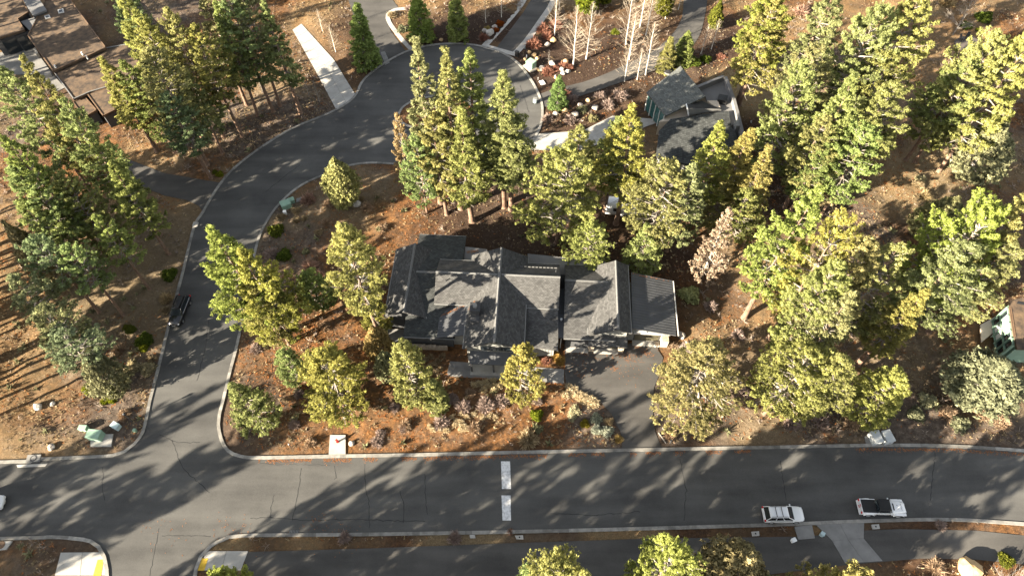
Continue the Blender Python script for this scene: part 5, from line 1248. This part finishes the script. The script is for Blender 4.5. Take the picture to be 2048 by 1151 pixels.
# pines outside the picture whose long shadows cross it
SL = 1/math.tan(SUN_EL)
def caster(px, py, h, R, kind=None):
    kind = kind or ('tall' if px < 1150 else 'thin')
    t = G(px, py); d = h*SL
    x, y = t.x-SUN_AZ[0]*d, t.y-SUN_AZ[1]*d
    vs_, H0, R0 = PINE[kind]; i = _cnt.get(kind, 0); _cnt[kind] = i+1
    R *= tree_rnd.uniform(.6, .8); plant('ponderosa_pine', vs_[i % len(vs_)], 'tall ponderosa pine just outside the picture, throwing its long shadow into it', 'tree', Vector((x, y, float(ground_z(x, y)))), tree_rnd.uniform(0, 6), (R/R0, R/R0, h/H0), 'pines outside the picture')
for a in [(640,800,26,4.2),(590,845,25,4.4),(548,885,24,3.8),(468,765,24,4),(420,815,22,4),(180,935,20,3.4),(250,960,23,3.4),
          (835,903,23,3.4),(700,985,17,3),(960,900,25,3.8),(1010,850,26,4.0),(1085,868,26,4.2),
          (1300,860,26,4.6),(1680,880,26,5),(1160,960,22,4.6),(1400,985,21,4.6),(1690,960,22,4.8),(1900,970,21,4.4),(1930,860,27,5),(1345,900,24,4),(1560,920,24,4),(1240,900,23,4),(1235,800,27,4.6),(1292,790,27,4.4),(1380,872,25,4.8),(1450,860,27,5),(1530,880,26,5),(1600,860,27,5),(1760,850,27,5),(1840,870,26,5),(2030,880,26,5),
          (1290,960,22,4.8),(1520,965,22,4.6),(1800,975,21,4.6),(1060,985,20,4.2),(1600,1000,18,4.4),(1150,1060,15,4),(700,1110,18,3.6),(900,1110,20,4),(1000,1120,17,4),(1240,1110,17,4),(1985,905,26,4.6),(2065,930,25,4.6),(210,60,24,3.6),(150,40,24,3.6),(265,105,24,3.4),(95,110,23,3.4),(80,1120,16,3.6),(40,1000,20,3.2)]:
    caster(*a)
for px, py, h, R in [(-60,535,22,2.4),(-130,610,23,2.6),(-70,700,22,2.2),(-90,800,20,2.4),(-240,830,23,2.6),(-280,640,24,2.6),(-180,560,22,2),(-210,690,23,2),(-110,760,21,2),(-300,760,23,2.2),(-90,640,22,2),(-40,600,20,1.8),(-160,480,22,2.2),(-60,860,19,2),(-150,170,24,3.4),(-90,125,24,3.2),(-220,240,25,3.6),(-70,185,23,3),(-130,90,24,3.2),(-190,130,24,3),(-120,210,24,3),(-60,250,23,2.6),(-35,480,20,1.8),(-75,455,21,2),(-100,545,22,2),(-50,590,20,1.8),(-150,640,22,2),(-35,670,19,1.8),(-65,745,20,2),(-120,830,21,2),(-40,820,18,1.8),(-200,600,23,2.2),(-260,710,23,2.2),(-30,555,21,2.2),(-85,520,22,2.4),(-140,520,23,2.4),(-110,690,22,2.2),(-160,790,22,2.4),(-25,760,18,2)]:
    p = gp(px, py); kd = 'slim' if R < 2.5 else 'tall'; vs_, H0, R0 = PINE[kd]; i = _cnt[kd]; _cnt[kd] = i+1
    plant('ponderosa_pine', vs_[i % len(vs_)], 'tall ponderosa pine just outside the picture, throwing its long shadow into it', 'tree', p, i, (R/R0, R/R0, h/H0), 'pines outside the picture')

# ------------------------------------------------------------------ bare aspens and other leafless trees
ASP = [bare_tree(901+i, 12, 'bark_white', 70, .30) for i in range(4)]
def aspen(base, h, label, lean=0, kind=ASP, H0=12, name='aspen_tree', group='bare white aspens'):
    i = _cnt.get(name, 0); _cnt[name] = i+1
    plant(name, kind[i % len(kind)], label, 'tree', gp(*base), i*1.3, (h/H0,)*3, group)
for b, h, l in [((1146,132),12.5,'bare white aspen with the thickest trunk, left of the gravel drive'),((1172,120),12,'bare white aspen right behind the thickest one'),((1109,73),9,'bare aspen standing among the reddish twig domes'),
                ((1251,93),12,'leaning bare aspen left of a close pair'),((1258,120),10,'bare aspen with twin stem in the middle of the grove'),((1279,55),10,'thin aspen on the far side of the grove'),((1291,73),11,'thin aspen right of the far one in the grove'),
                ((1291,150),11,'bare aspen left of the two small green conifers'),((1249,163),8,'short bare aspen at the near edge of the grove by the drive'),((1274,160),7,'shortest bare aspen by the near edge of the drive'),
                ((1401,110),6.5,'bare aspen leaning on the far side of the drive bend'),((1422,100),6.5,'bare aspen right of the drive bend, last of the row'),((1003,37),6,'small bare aspen above the turning circle near the top edge'),((972,45),5,'smallest bare aspen left of the dark edged drive'),
                ((1338,20),7,'bare aspen at the top edge left of the drive'),((1356,20),7,'bare aspen at the top edge touching the drive'),((1118,20),9,'bare aspen at the top edge beside the edged drive'),
                ((1330,40),7,'bare aspen by the far border of the grove'),((672,105),6,'bare pale tree between concrete driveway and cone shaped spruce'),((646,66),5,'bare pale tree beside the upper end of the concrete driveway')]:
    aspen(b, h, l)
SAP = [bare_tree(931+i, 6, 'bark_grey', 26, .22) for i in range(2)]
for b, h, l in [((527,187),4.5,'bare sapling in the orange needles at the foot of the pine row'),((620,200),5,'bare sapling left of the concrete driveway mouth'),((640,208),5,'bare sapling nearest the concrete driveway mouth'),((595,172),5,'bare sapling by the orange trunks'),((1097,130),3,'bare ornamental sapling among the pale rocks')]:
    aspen(b, h, l, kind=SAP, H0=6, name='bare_sapling', group='bare saplings')
BIG = [bare_tree(951, 9, 'bark_grey', 60, .4, multi=5)]
aspen((1905,70), 9, 'grey leafless tree over the shaded garden', kind=BIG, H0=9, name='bare_tree', group=None)
aspen((1985,1180), 7, 'bare many stemmed tree on the bottom edge beside the big pale boulder', kind=BIG, H0=9, name='bare_tree', group=None)
for b, h, R, l, t in [((1115,215),6.5,2.0,'dark green spruce on the lawn edge right of the turning circle',(.75,1.0,.9)),((1327,142),7,2.0,'left one of two small green conifers by the drive',None),((1362,128),6.5,2.4,'right one of two small green conifers by the drive',None)]:
    tree('spruce', h, R, l, base=b, tint=t)
for b, h, R, l in [((1170,28),9,2.4,'green conifer behind the thickest white aspen'),((1205,10),9,2.2,'green conifer right behind the aspens near the top edge'),((1325,35),7,1.8,'green conifer half hidden by aspen twigs'),((1425,60),6,1.4,'small green conifer beside the drive bend')]:
    tree('yew', h, R, l, base=b, tint=YEL)

# ------------------------------------------------------------------ shrubs and planted grasses
SHR = {
 'bare':  [dome_shrub(11+i, 1.0, .85, M['twig']) for i in range(3)],
 'straw': [dome_shrub(21+i, 1.0, .8, M['straw'], 520) for i in range(2)],
 'leafy': [dome_shrub(31+i, 1.0, .85, M['leaf'], 420, leafy=True) for i in range(2)],
 'sage':  [dome_shrub(41+i, 1.0, .8, M['juniper'], 300, leafy=True) for i in range(2)],
 'grass': [dome_shrub(51+i, 1.0, 1.0, M['straw'], 170, .07) for i in range(3)],
}
def shrub(kind, px, py, r, label, tint=None, group=None, cat='shrub', name=None, hs=1.0):
    i = _cnt.get('s'+kind, 0); _cnt['s'+kind] = i+1
    nm = name or {'bare': 'bare_shrub', 'straw': 'straw_shrub', 'leafy': 'green_shrub', 'sage': 'sagebrush', 'grass': 'ornamental_grass'}[kind]
    v = SHR[kind]; return plant(nm, [v[i % len(v)]], label, cat, gp(px, py)-Vector((0, 0, .05)), i*1.1, (r*.9, r*.9, r*hs*.9), group, tint)
LIL, PINK, RED, TANC = (1.0,.93,.95), (1.1,.85,.75), (.85,.50,.42), (1.1,.95,.75)
for a in [
 ('bare',927,817,1.2,'grey bare shrub below the front walk, left of the middle one',LIL),('bare',971,812,1.4,'largest grey bare shrub in the row below the front walk',LIL),('bare',1003,804,1.2,'grey bare shrub touching the golden green pine',LIL),
 ('bare',883,848,1.2,'grey bare shrub above the kerb beside pale grass clumps',LIL),('bare',950,860,1.1,'tan bare shrub just above the middle of the street kerb',TANC),('bare',906,801,1.0,'grey bare shrub by the small blue green conifer',LIL),
 ('straw',1057,880,1.55,'big round straw coloured shrub close to the street kerb',None),('leafy',1073,831,.95,'round bright green shrub alone on the needle mulch',(1.25,1.3,.8)),('bare',1075,803,.8,'small grey twiggy shrub right of the golden green pine',LIL),
 ('sage',1149,822,.9,'pale shrub nearest the driveway bend of the front bed',(1.7,1.6,1.8)),('sage',1144,834,.7,'small pale shrub below the one at the driveway bend',(1.7,1.6,1.8)),('leafy',1169,848,.7,'yellow green low shrub in the shaded driveway corner',(1.8,1.3,1)),
 ('sage',1194,860,.9,'pale blue sage in the shaded driveway corner, left one',(1.5,1.6,2.2)),('sage',1214,864,.9,'pale blue sage in the shaded driveway corner, right one',(1.5,1.6,2.2)),('straw',1217,845,.8,'straw coloured shrub at the edge of the main driveway',None),('sage',1192,838,.9,'grey sage in the middle of the shaded driveway corner',(1.2,1.3,1.7)),
 ('straw',1237,878,.7,'yellow grass clump where driveway meets street',(1.1,1.0,.6)),('sage',1077,858,.7,'small grey sage beside the big straw coloured shrub',None),('bare',940,788,.9,'tan bare shrub in the planted grass below the walk',TANC),
 ('bare',755,885,1.0,'grey bare shrub right of the hydrant slab',LIL),('bare',762,870,.8,'smaller grey shrub just behind the one right of the hydrant',LIL),('bare',813,855,1.0,'tan grey bare shrub midway along the front bed',TANC),('bare',622,886,.9,'straw tan shrub left of the hydrant slab',TANC),('bare',590,850,.9,'grey shrub in the shaded street corner',LIL),
 ('bare',808,860,.7,'little grey shrub beside the tan grey one',LIL),('bare',728,812,.8,'grey shrub right of the leaning trunk foot',LIL),('bare',790,820,.8,'grey shrub left of the small blue green conifer',LIL),
 ('leafy',553,464,1.4,'dark green round shrub inside the street bend',None),('leafy',569,513,1.3,'darkest green shrub below the one inside the street bend',DEEP),('bare',618,402,1.5,'reddish bare shrub near the green cabinet by the bend',PINK),('straw',594,424,1.0,'straw shrub next to the white post at the bend',None),('straw',594,443,.8,'small straw shrub below the white post at the bend',None),('straw',564,437,.9,'straw shrub touching the kerb at the bend',None),('straw',611,441,.7,'little straw shrub right of the bend',None),
 ('bare',622,538,1.6,'pinkish bare shrub above the small dark pine',PINK),('bare',640,556,1.3,'pinkish bare shrub right of the larger one above the small dark pine',PINK),('bare',545,512,1.4,'lilac grey bare shrub beside the darkest green shrub',LIL),('bare',700,470,1.2,'pinkish bare shrub on the orange slope left of the house',PINK),('bare',660,412,1.0,'tan bare shrub below the grey tan juniper',TANC),('straw',680,405,1.0,'straw shrub at the foot of the grey tan juniper',None),('bare',735,420,1.2,'tan grey shrub left of the thin trunks',TANC),('straw',720,402,.9,'straw shrub beside the white boulder',None),('bare',765,460,1.0,'tan bare shrub behind the left wing',TANC),('sage',612,505,.7,'tiny grey sage in the dark soil inside the bend',None),('bare',655,450,1.1,'tan bare shrub on the slope inside the street bend',TANC),('straw',640,470,.8,'straw clump in the middle of the slope inside the bend',None),
 ('bare',650,655,1.0,'tan bare shrub left of the left wing pine',TANC),('bare',512,700,1.0,'grey bare shrub just inside the left street kerb',LIL),('bare',500,790,.9,'grey bare shrub above the young corner pine',LIL),('bare',600,790,.9,'grey bare shrub left of the round pine',LIL),
 ('leafy',341,552,1.3,'dark green shrub beside the left street above the parked black car',DEEP),('leafy',291,682,1.3,'dark green shrub left of the street below the black car',DEEP),('leafy',288,696,.8,'yellow green shrub under the dark green one',(1.6,1.5,.8)),('sage',297,738,1.2,'pale sage near the kerb below the black car',(1.7,1.5,1.6)),('sage',268,738,1.2,'pale sage left of the one near the kerb',(1.6,1.4,1.5)),('sage',229,770,1.5,'grey green bush above the yellow green pair',(1.1,1.2,1.1)),('leafy',186,777,1.2,'yellow green bush on the orange floor, leftmost of three',(1.7,1.6,.8)),('leafy',226,797,.9,'yellow green bush right of the leftmost one',(1.8,1.7,.8)),('leafy',210,802,.7,'small yellow green bush between the two others',(1.7,1.6,.8)),
 ('straw',333,599,1.2,'pale straw shrub beside the bonnet of the black car',(1.15,1.1,1.0)),('straw',330,622,.9,'straw shrub at the kerb in front of the black car',None),('leafy',205,564,.8,'small dark shrub on the grey soil of the clearing',DEEP),('bare',240,700,1.2,'grey tan bush in the lower clearing',TANC),('leafy',265,662,.8,'small green shrub in the shade of the lower clearing',None),('bare',250,830,1.0,'tan bush above the pale blue utility box',TANC),('leafy',180,730,.9,'olive shrub beneath the grey juniper',OLIVE),('straw',305,720,.8,'straw clump on the kerb side of the pale sages',None),
 ('leafy',255,658,.6,'tiny olive shrub in the striped shade',OLIVE),('leafy',440,350,.7,'yellow green weed at the corner of the side drive',(1.6,1.5,.8)),('leafy',430,345,.5,'tiny weed by the side drive corner',YEL),
 ('bare',1067,92,1.75,'large reddish twig dome beside the edged drive',RED),('bare',1096,147,1.45,'reddish twig dome between pale rocks and path light',RED),('bare',1111,142,1.0,'reddish twig dome fused to the one between the rocks',RED),('bare',1128,136,1.1,'reddish twig dome at the foot of the thickest aspen',RED),('bare',1140,139,.8,'small reddish twig dome by the aspen foot',RED),('bare',1095,77,1.3,'reddish brown shrub behind the golden boulder',RED),('bare',1086,62,1.6,'reddish brown shrub farther up the edged drive',RED),('bare',1112,56,1.6,'reddish brown shrub behind the aspen grove corner',RED),('bare',967,78,1.2,'reddish twig dome left of the edged drive',RED),('leafy',990,62,.9,'dark red shrub along the edged drive',(2.2,.5,.6)),('leafy',1000,50,.9,'dark red shrub higher along the edged drive',(2.2,.5,.6)),('straw',975,60,.9,'yellow green clump by the boulders left of the edged drive',(1.0,1.0,.6)),
 ('bare',820,20,1.1,'pale grey shrub in the curve of the paver edging',LIL),('straw',785,32,1.2,'straw shrub inside the curved paver edging',None),('sage',805,62,1.2,'grey sage beside the curved paver edging',GREY),('bare',830,75,1.2,'dim brown shrub under the dense spruce',RED),('bare',860,72,1.2,'dim brown shrub left of the narrow spruce',RED),
 ('bare',1130,190,1.3,'reddish shrub at the near side of the gravel drive',RED),('bare',1145,200,1.2,'brown grey shrub near the dark green spruce',LIL),('bare',1240,200,1.6,'dark grey thicket on the bank below the aspens',LIL),('bare',1215,215,1.4,'grey thicket on the shaded rocky bank',LIL),('leafy',1385,130,1.5,'dark green shrub right of the two small conifers',DEEP),('leafy',1410,122,1.2,'low dark green shrub by the bare aspens of the bend',DEEP),('bare',1440,115,1.0,'rusty twiggy shrub at the far side of the bend',RED),('leafy',1230,68,1.0,'bright green bush in the sunlit aspen grove',YEL),('bare',1095,240,1.2,'grey shrub beside the street kerb on the rocky bank',LIL),('bare',1140,245,1.3,'grey shrub in the middle of the rocky bank',LIL),('sage',1165,225,1.0,'greenish shrub on the rocky bank',None),('sage',1185,240,1.0,'olive shrub above the upper right concrete drive',OLIVE),('bare',1200,195,1.2,'grey thicket along the near side of the gravel drive',LIL),
 ('sage',1378,592,1.7,'pale green bush right of the metal roofed garage',(1.4,1.5,1.2)),('bare',1420,616,1.2,'pale grey shrub on the orange floor right of the garage',LIL),('bare',1372,700,1.3,'whitish shrub by the garage corner bed',(1.3,1.3,1.35)),('bare',1345,695,.9,'tan shrub next to the stone block',TANC),('bare',1480,790,1.2,'grey shrub right of the round bushy pine',LIL),('bare',1340,872,1.1,'tan bare shrub in the driveway corner, right side',TANC),('bare',1475,672,1.1,'grey shrub above the round bushy pine',LIL),('bare',1500,770,1.3,'pinkish grey thicket right of the round bushy pine',PINK),
 ('bare',1700,850,1.2,'tan shrub left of the twin grey cabinets',TANC),('sage',1850,805,1.3,'pale sage above the right end of the street',(1.4,1.4,1.5)),('bare',1890,830,1.3,'tan grey shrub near the right end of the roadside',TANC),('sage',1930,800,1.4,'greyish sage below the pale juniper',GREY),('sage',1915,850,1.4,'grey sage in the roadside shade at the right',GREY),('bare',1960,830,1.3,'tan shrub at the right roadside',TANC),('bare',1640,845,1.3,'brown grey thicket on the shaded roadside',LIL),('bare',1580,850,1.2,'grey thicket at the roadside right of the driveway pine',LIL),('sage',1830,830,1.2,'dull sage at the shaded right roadside',GREY),('bare',2000,850,1.3,'tan thicket at the right end of the picture',TANC),('bare',1540,810,1.2,'grey brush beneath the lowest broad pine',LIL),
 ('straw',1850,395,1.3,'pale straw shrub on the sunny slope left of the grey juniper',(1.1,1.1,1.0)),('straw',1835,372,1.2,'straw shrub above the one left of the grey juniper',None),('sage',1840,360,1.0,'whitish sage on the sunny slope',(1.8,1.7,1.8)),('bare',1600,30,1.8,'pinkish bare thicket at the top between pines',PINK),('straw',1890,10,2.0,'pale straw thicket at the top edge over the garden',(1.1,1.05,.9)),('leafy',1965,40,1.8,'shaded dark shrub above the garden chairs',DEEP),('leafy',1930,55,1.2,'dark green hedge behind the garden chairs',DEEP),('leafy',1955,62,.6,'little yellow green shrub right of the chairs',YEL),
 ('straw',1120,722,.9,'golden grass clump in the corner between garage and walk',(1.2,1.0,.5)),('straw',1110,708,.8,'golden shrub below the porch downpipe',(1.2,.95,.45)),('bare',1092,722,.8,'rusty shrub beside the porch corner',RED),
 ('bare',1020,1063,.5,'small rusty tuft on the verge below the street',PINK),('bare',690,1075,.9,'grey weeds on the verge left of the grate',LIL),('bare',910,1076,1.0,'tall grey weeds on the verge beside the small box',LIL),('bare',1880,1050,.8,'dry weeds on the verge at the right',LIL),('bare',1870,1135,1.2,'tan brush left of the big pale boulder',TANC),('leafy',2010,1120,1.0,'olive brush under the bare many stemmed tree',OLIVE),
]:
    shrub(*a)
GG = 'pale grass clumps planted along the driveway edge'
for px, py in [(1138,774),(1149,779),(1138,782),(1146,789),(1158,788),(1169,793),(1158,797),(1172,802),(1183,799),(1180,807),(1192,806),(1131,792),(1165,803),(1186,811)]:
    shrub('grass', px, py, .72, 'pale straw grass clump in the planted row along the main driveway edge', (1.7,1.8,1.95), GG, 'grass clump')
for px, py in [(948,770),(960,768),(976,772),(988,771),(968,780),(988,782),(972,764),(986,762),(1003,768),(997,777)]:
    shrub('grass', px, py, .66, 'pale grass clump planted below the front walk left of the golden green pine', (1.65,1.75,1.8), 'pale grass clumps planted below the front walk', 'grass clump')
for px, py in [(852,720),(862,714),(856,735),(868,730),(876,722),(846,740),(870,745),(880,738),(858,750),(885,712)]:
    shrub('grass', px, py, .6, 'straw grass clump on the orange slope below the left wing', None, 'grass clumps below the left wing', 'grass clump')
for px, py in [(913,843),(923,846),(910,852),(928,853),(930,860),(918,850),(922,861),(880,860),(890,862),(896,863),(860,856),(866,862),(935,857),(905,836),(965,836),(978,833),(990,834),(933,835),(947,829),(923,830)]:
    shrub('grass', px, py, .5, 'cream coloured bunchgrass on the needle mulch above the street kerb', (1.7,1.8,1.95), 'cream bunchgrass above the street kerb', 'grass clump')

# ------------------------------------------------------------------ boulders
BM = {k: [boulder_mesh(61+i*7+j, M[k]) for i in range(2)] for j, k in enumerate(('rock', 'rock_pale', 'rock_gold'))}
def boulder(k, px, py, r, label):
    i = _cnt.get('b'+k, 0); _cnt['b'+k] = i+1
    o = link('boulder', BM[k][i % 2], None, gp(px, py)+Vector((0, 0, r*.35)), i*1.7); o.scale = (r, r*random.uniform(.75, 1), r*random.uniform(.75, 1))
    tag(o, label, 'boulder')
for a in [('rock_pale',716,412,.8,'white boulder right of the grey tan juniper'),('rock_gold',1106,83,.75,'golden boulder behind the reddish twig domes'),('rock',1094,92,.65,'grey upright boulder left of the golden one'),('rock_pale',1126,151,.55,'white flat rock, lower left of three below the twig dome'),('rock_pale',1135,148,.55,'white flat rock, right of three below the twig dome'),('rock_pale',1123,143,.5,'white rock, upper of three below the twig dome'),
          ('rock_pale',1083,139,.75,'white boulder touching the transformer pad'),('rock_gold',1068,112,.55,'tan rock behind the transformer'),('rock_gold',1075,119,.45,'small tan rock right behind the transformer'),('rock_gold',1050,120,.4,'small golden rock by the white post'),('rock_gold',1058,107,.45,'small tan rock below the largest twig dome'),('rock_gold',1111,158,.4,'little golden rock beside the path light'),('rock_pale',1104,131,.7,'pale jagged rock under the ornamental sapling'),('rock_gold',1132,125,.6,'orange rock above the twig dome at the aspen foot'),('rock_gold',1077,141,.5,'cream rock left of the white boulder at the pad'),
          ('rock_pale',980,70,1.0,'large pale boulder left of the edged drive'),('rock',990,58,.8,'tan boulder above the large pale one by the edged drive'),('rock',970,64,.6,'small boulder left of the large pale one'),('rock_gold',882,82,.5,'tan rock at the upper rim of the turning circle'),
          ('rock_pale',79,815,.65,'pale rock on the orange floor above the storm drain'),('rock_pale',108,808,.4,'small pale rock right of the one on the orange floor'),('rock',105,895,.5,'grey rock half hidden in needles by the storm drain'),('rock',703,887,.45,'dark stone right of the hydrant slab'),('rock',1362,672,.7,'tan boulder by the garage corner'),('rock',1312,690,.4,'stone at the edge of the garage bed'),('rock_gold',1358,716,.45,'tan stone in the garage bed'),
          ('rock_gold',1938,1140,1.5,'big rounded pale boulder on the bottom edge'),('rock',1160,215,.6,'grey rock on the shaded bank'),('rock',1110,232,.6,'brown rock near the kerb on the rocky bank'),('rock_gold',1130,225,.6,'tan rock in the rocky bank'),('rock_gold',1175,205,.6,'tan rock below the gravel drive'),('rock',1150,235,.7,'rock above the upper right concrete drive'),('rock',1190,222,.7,'rock high on the rocky bank'),('rock_pale',918,372,.6,'pale rock under the clump of pines'),('rock',1600,318,1.0,'tan boulder in the dark gully'),('rock',1580,340,.9,'square boulder lower in the dark gully')]:
    boulder(*a)

# ------------------------------------------------------------------ loose cover nobody could count: dry grass, fallen needles, twigs
def scatter(name, m, n, seed, region, size, k, up, wid, dens_fn, tone=(.5, .22), flat=False):
    rg = np.random.default_rng(seed); x0, x1, y0, y1 = region
    x = rg.uniform(x0, x1, n); y = rg.uniform(y0, y1, n)
    keep = (np.abs(x) < 46+.56*y) & (ground_d(x, y) > 1.0) & (rg.random(n) < dens_fn(x, y))
    x, y = x[keep], y[keep]; z = ground_z(x, y)+.01
    V, F, T = tufts(np.stack([x, y, z], 1), size*rg.uniform(.6, 1.5, len(x)), np.clip(rg.normal(*tone, len(x)), 0, 1), k, seed, wid=wid, up=up)
    V = V.reshape(-1, 3, 3); 
    zz = np.repeat(z, k)[:, None]
    V[..., 2] = np.where(V[..., 2] < zz, 2*zz-V[..., 2], V[..., 2])
    if flat: V[..., 2] = zz+(V[..., 2]-zz)*.25+.01
    o = link(name, mesh_np(name, V.reshape(-1, 3), F, m, T)); o['kind'] = 'stuff'
    return o
def yard(x, y): return ((x > -36) & (x < 14) & (y > 28) & (y < 45)).astype(float)
def soil_at(x, y, ch):
    i, j = gidx(x, y); return GSOIL[j, i, ch]
scatter('dry_grass', M['straw'], 110000, 1, (-110, 110, 12, 130), .22, 7, 1.2, .30, lambda x, y: np.clip((fbm(x, y, 6, 41)-.42)*3.2, .03, 1)*(1-.75*yard(x, y))*(1-.7*soil_at(x, y, 1)))
scatter('bunchgrass', M['straw'], 5500, 2, (-45, 30, 26, 62), .30, 12, 1.2, .30, lambda x, y: np.clip((fbm(x, y, 4, 51)-.45)*3.5, .02, 1), (.75, .15))
scatter('twigs', M['twig'], 40000, 3, (-110, 110, 12, 130), .36, 5, .9, .10, lambda x, y: np.clip((fbm(x, y, 5, 61)-.40)*3, .05, 1), (.4, .25))
scatter('fallen_needles', M['litter'], 90000, 4, (-100, 100, 14, 115), .26, 5, .2, .35, lambda x, y: np.clip((fbm(x, y, 7, 71)-.35)*2.6, .05, 1)*(1-.8*soil_at(x, y, 0))*(1-.6*soil_at(x, y, 1)), (.45, .25), True)
scatter('low_brush', M['twig'], 9000, 6, (-110, 110, 12, 125), .62, 16, 1.0, .10, lambda x, y: np.clip((fbm(x, y, 8, 81)-.46)*4, 0, 1)*(1-yard(x, y)), (.35, .22))
scatter('low_sage', M['juniper'], 2600, 7, (-110, 110, 12, 125), .50, 22, 1.0, .30, lambda x, y: np.clip((fbm(x, y, 9, 91)-.52)*5, 0, 1)*(1-soil_at(x, y, 1)), (.45, .2))
scatter('pebbles', M['straw'], 16000, 5, (-90, 90, 14, 110), .13, 5, .6, .9, lambda x, y: .3+.5*soil_at(x, y, 0), (.35, .25), True)
def litter_along(px, wid, n, z, seed, ln=.14):
    P = gl(px); rg = np.random.default_rng(seed); seg = np.array([(P[i+1]-P[i]).length for i in range(len(P)-1)]); cs = np.cumsum(seg)
    t = rg.uniform(0, cs[-1], n); t = t[(fbm(t, t*0+seed, 1.6, seed) > .42)]; i = np.searchsorted(cs, t); f = (t-(cs[i]-seg[i]))/seg[i]
    A = np.array([tuple(p) for p in P]); c = A[i]*(1-f)[:, None]+A[i+1]*f[:, None]
    c = c+np.abs(rg.normal(0, wid, (len(c), 1)))*np.array([[0, -1]])*np.ones((1, 1))+rg.normal(0, wid*.25, c.shape)
    V, F, T = tufts(np.column_stack([c, np.full(len(c), z)]), np.full(len(c), ln), rg.random(len(c)), 3, seed, wid=.4, up=0)
    V[:, 2] = z+np.abs(V[:, 2]-z)*.2
    return V, F, T
def litter_blob(px, py, r, n, z, seed, ln=.14, lvl=None):
    rg = np.random.default_rng(seed); p = G(px, py, lvl or 0); c = rg.normal(0, 1, (n, 2))*np.array([r, r*.45]); a = R_(-25); c = c@np.array([[math.cos(a), math.sin(a)], [-math.sin(a), math.cos(a)]])+np.array([p.x, p.y])
    V, F, T = tufts(np.column_stack([c, np.full(n, z)]), np.full(n, ln), rg.random(n), 3, seed, wid=.4, up=0)
    V[:, 2] = z+np.abs(V[:, 2]-z)*.2
    return V, F, T
parts = [litter_along([(480,917),(520,919),(680,917),(850,914),(1010,910),(1250,905),(1500,900)], .22, 2600, .057, 5), litter_along([(1128,700),(1128,735)], .2, 200, .07, 6), litter_along([(893,750),(1000,759),(1130,767)], .12, 700, .085, 7),
         litter_along([(1700,896),(1900,897),(2048,906)], .2, 700, .057, 8)]
for k, (px, py, r, n) in enumerate([(1160,700,1.2,130),(1210,700,1.0,110),(1280,697,1.0,90),(1252,712,1.1,110),(1135,695,.6,80),(1290,705,.6,50),(1228,736,.4,30),(1160,750,.4,25),(1150,726,1.6,60),(1245,740,2.5,60),(470,1062,2,80),(660,1060,2,90),(330,1060,2,30)]):
    parts.append(litter_blob(px, py, r, n, .07, 90+k))
off = 0; VV, FF, TT = [], [], []
for V, F, T in parts: VV.append(V); FF.append(F+off); TT.append(T); off += len(V)
o = link('needle_drift', mesh_np('needle_drift', np.concatenate(VV), np.concatenate(FF), M['litter'], np.concatenate(TT))); o['kind'] = 'stuff'
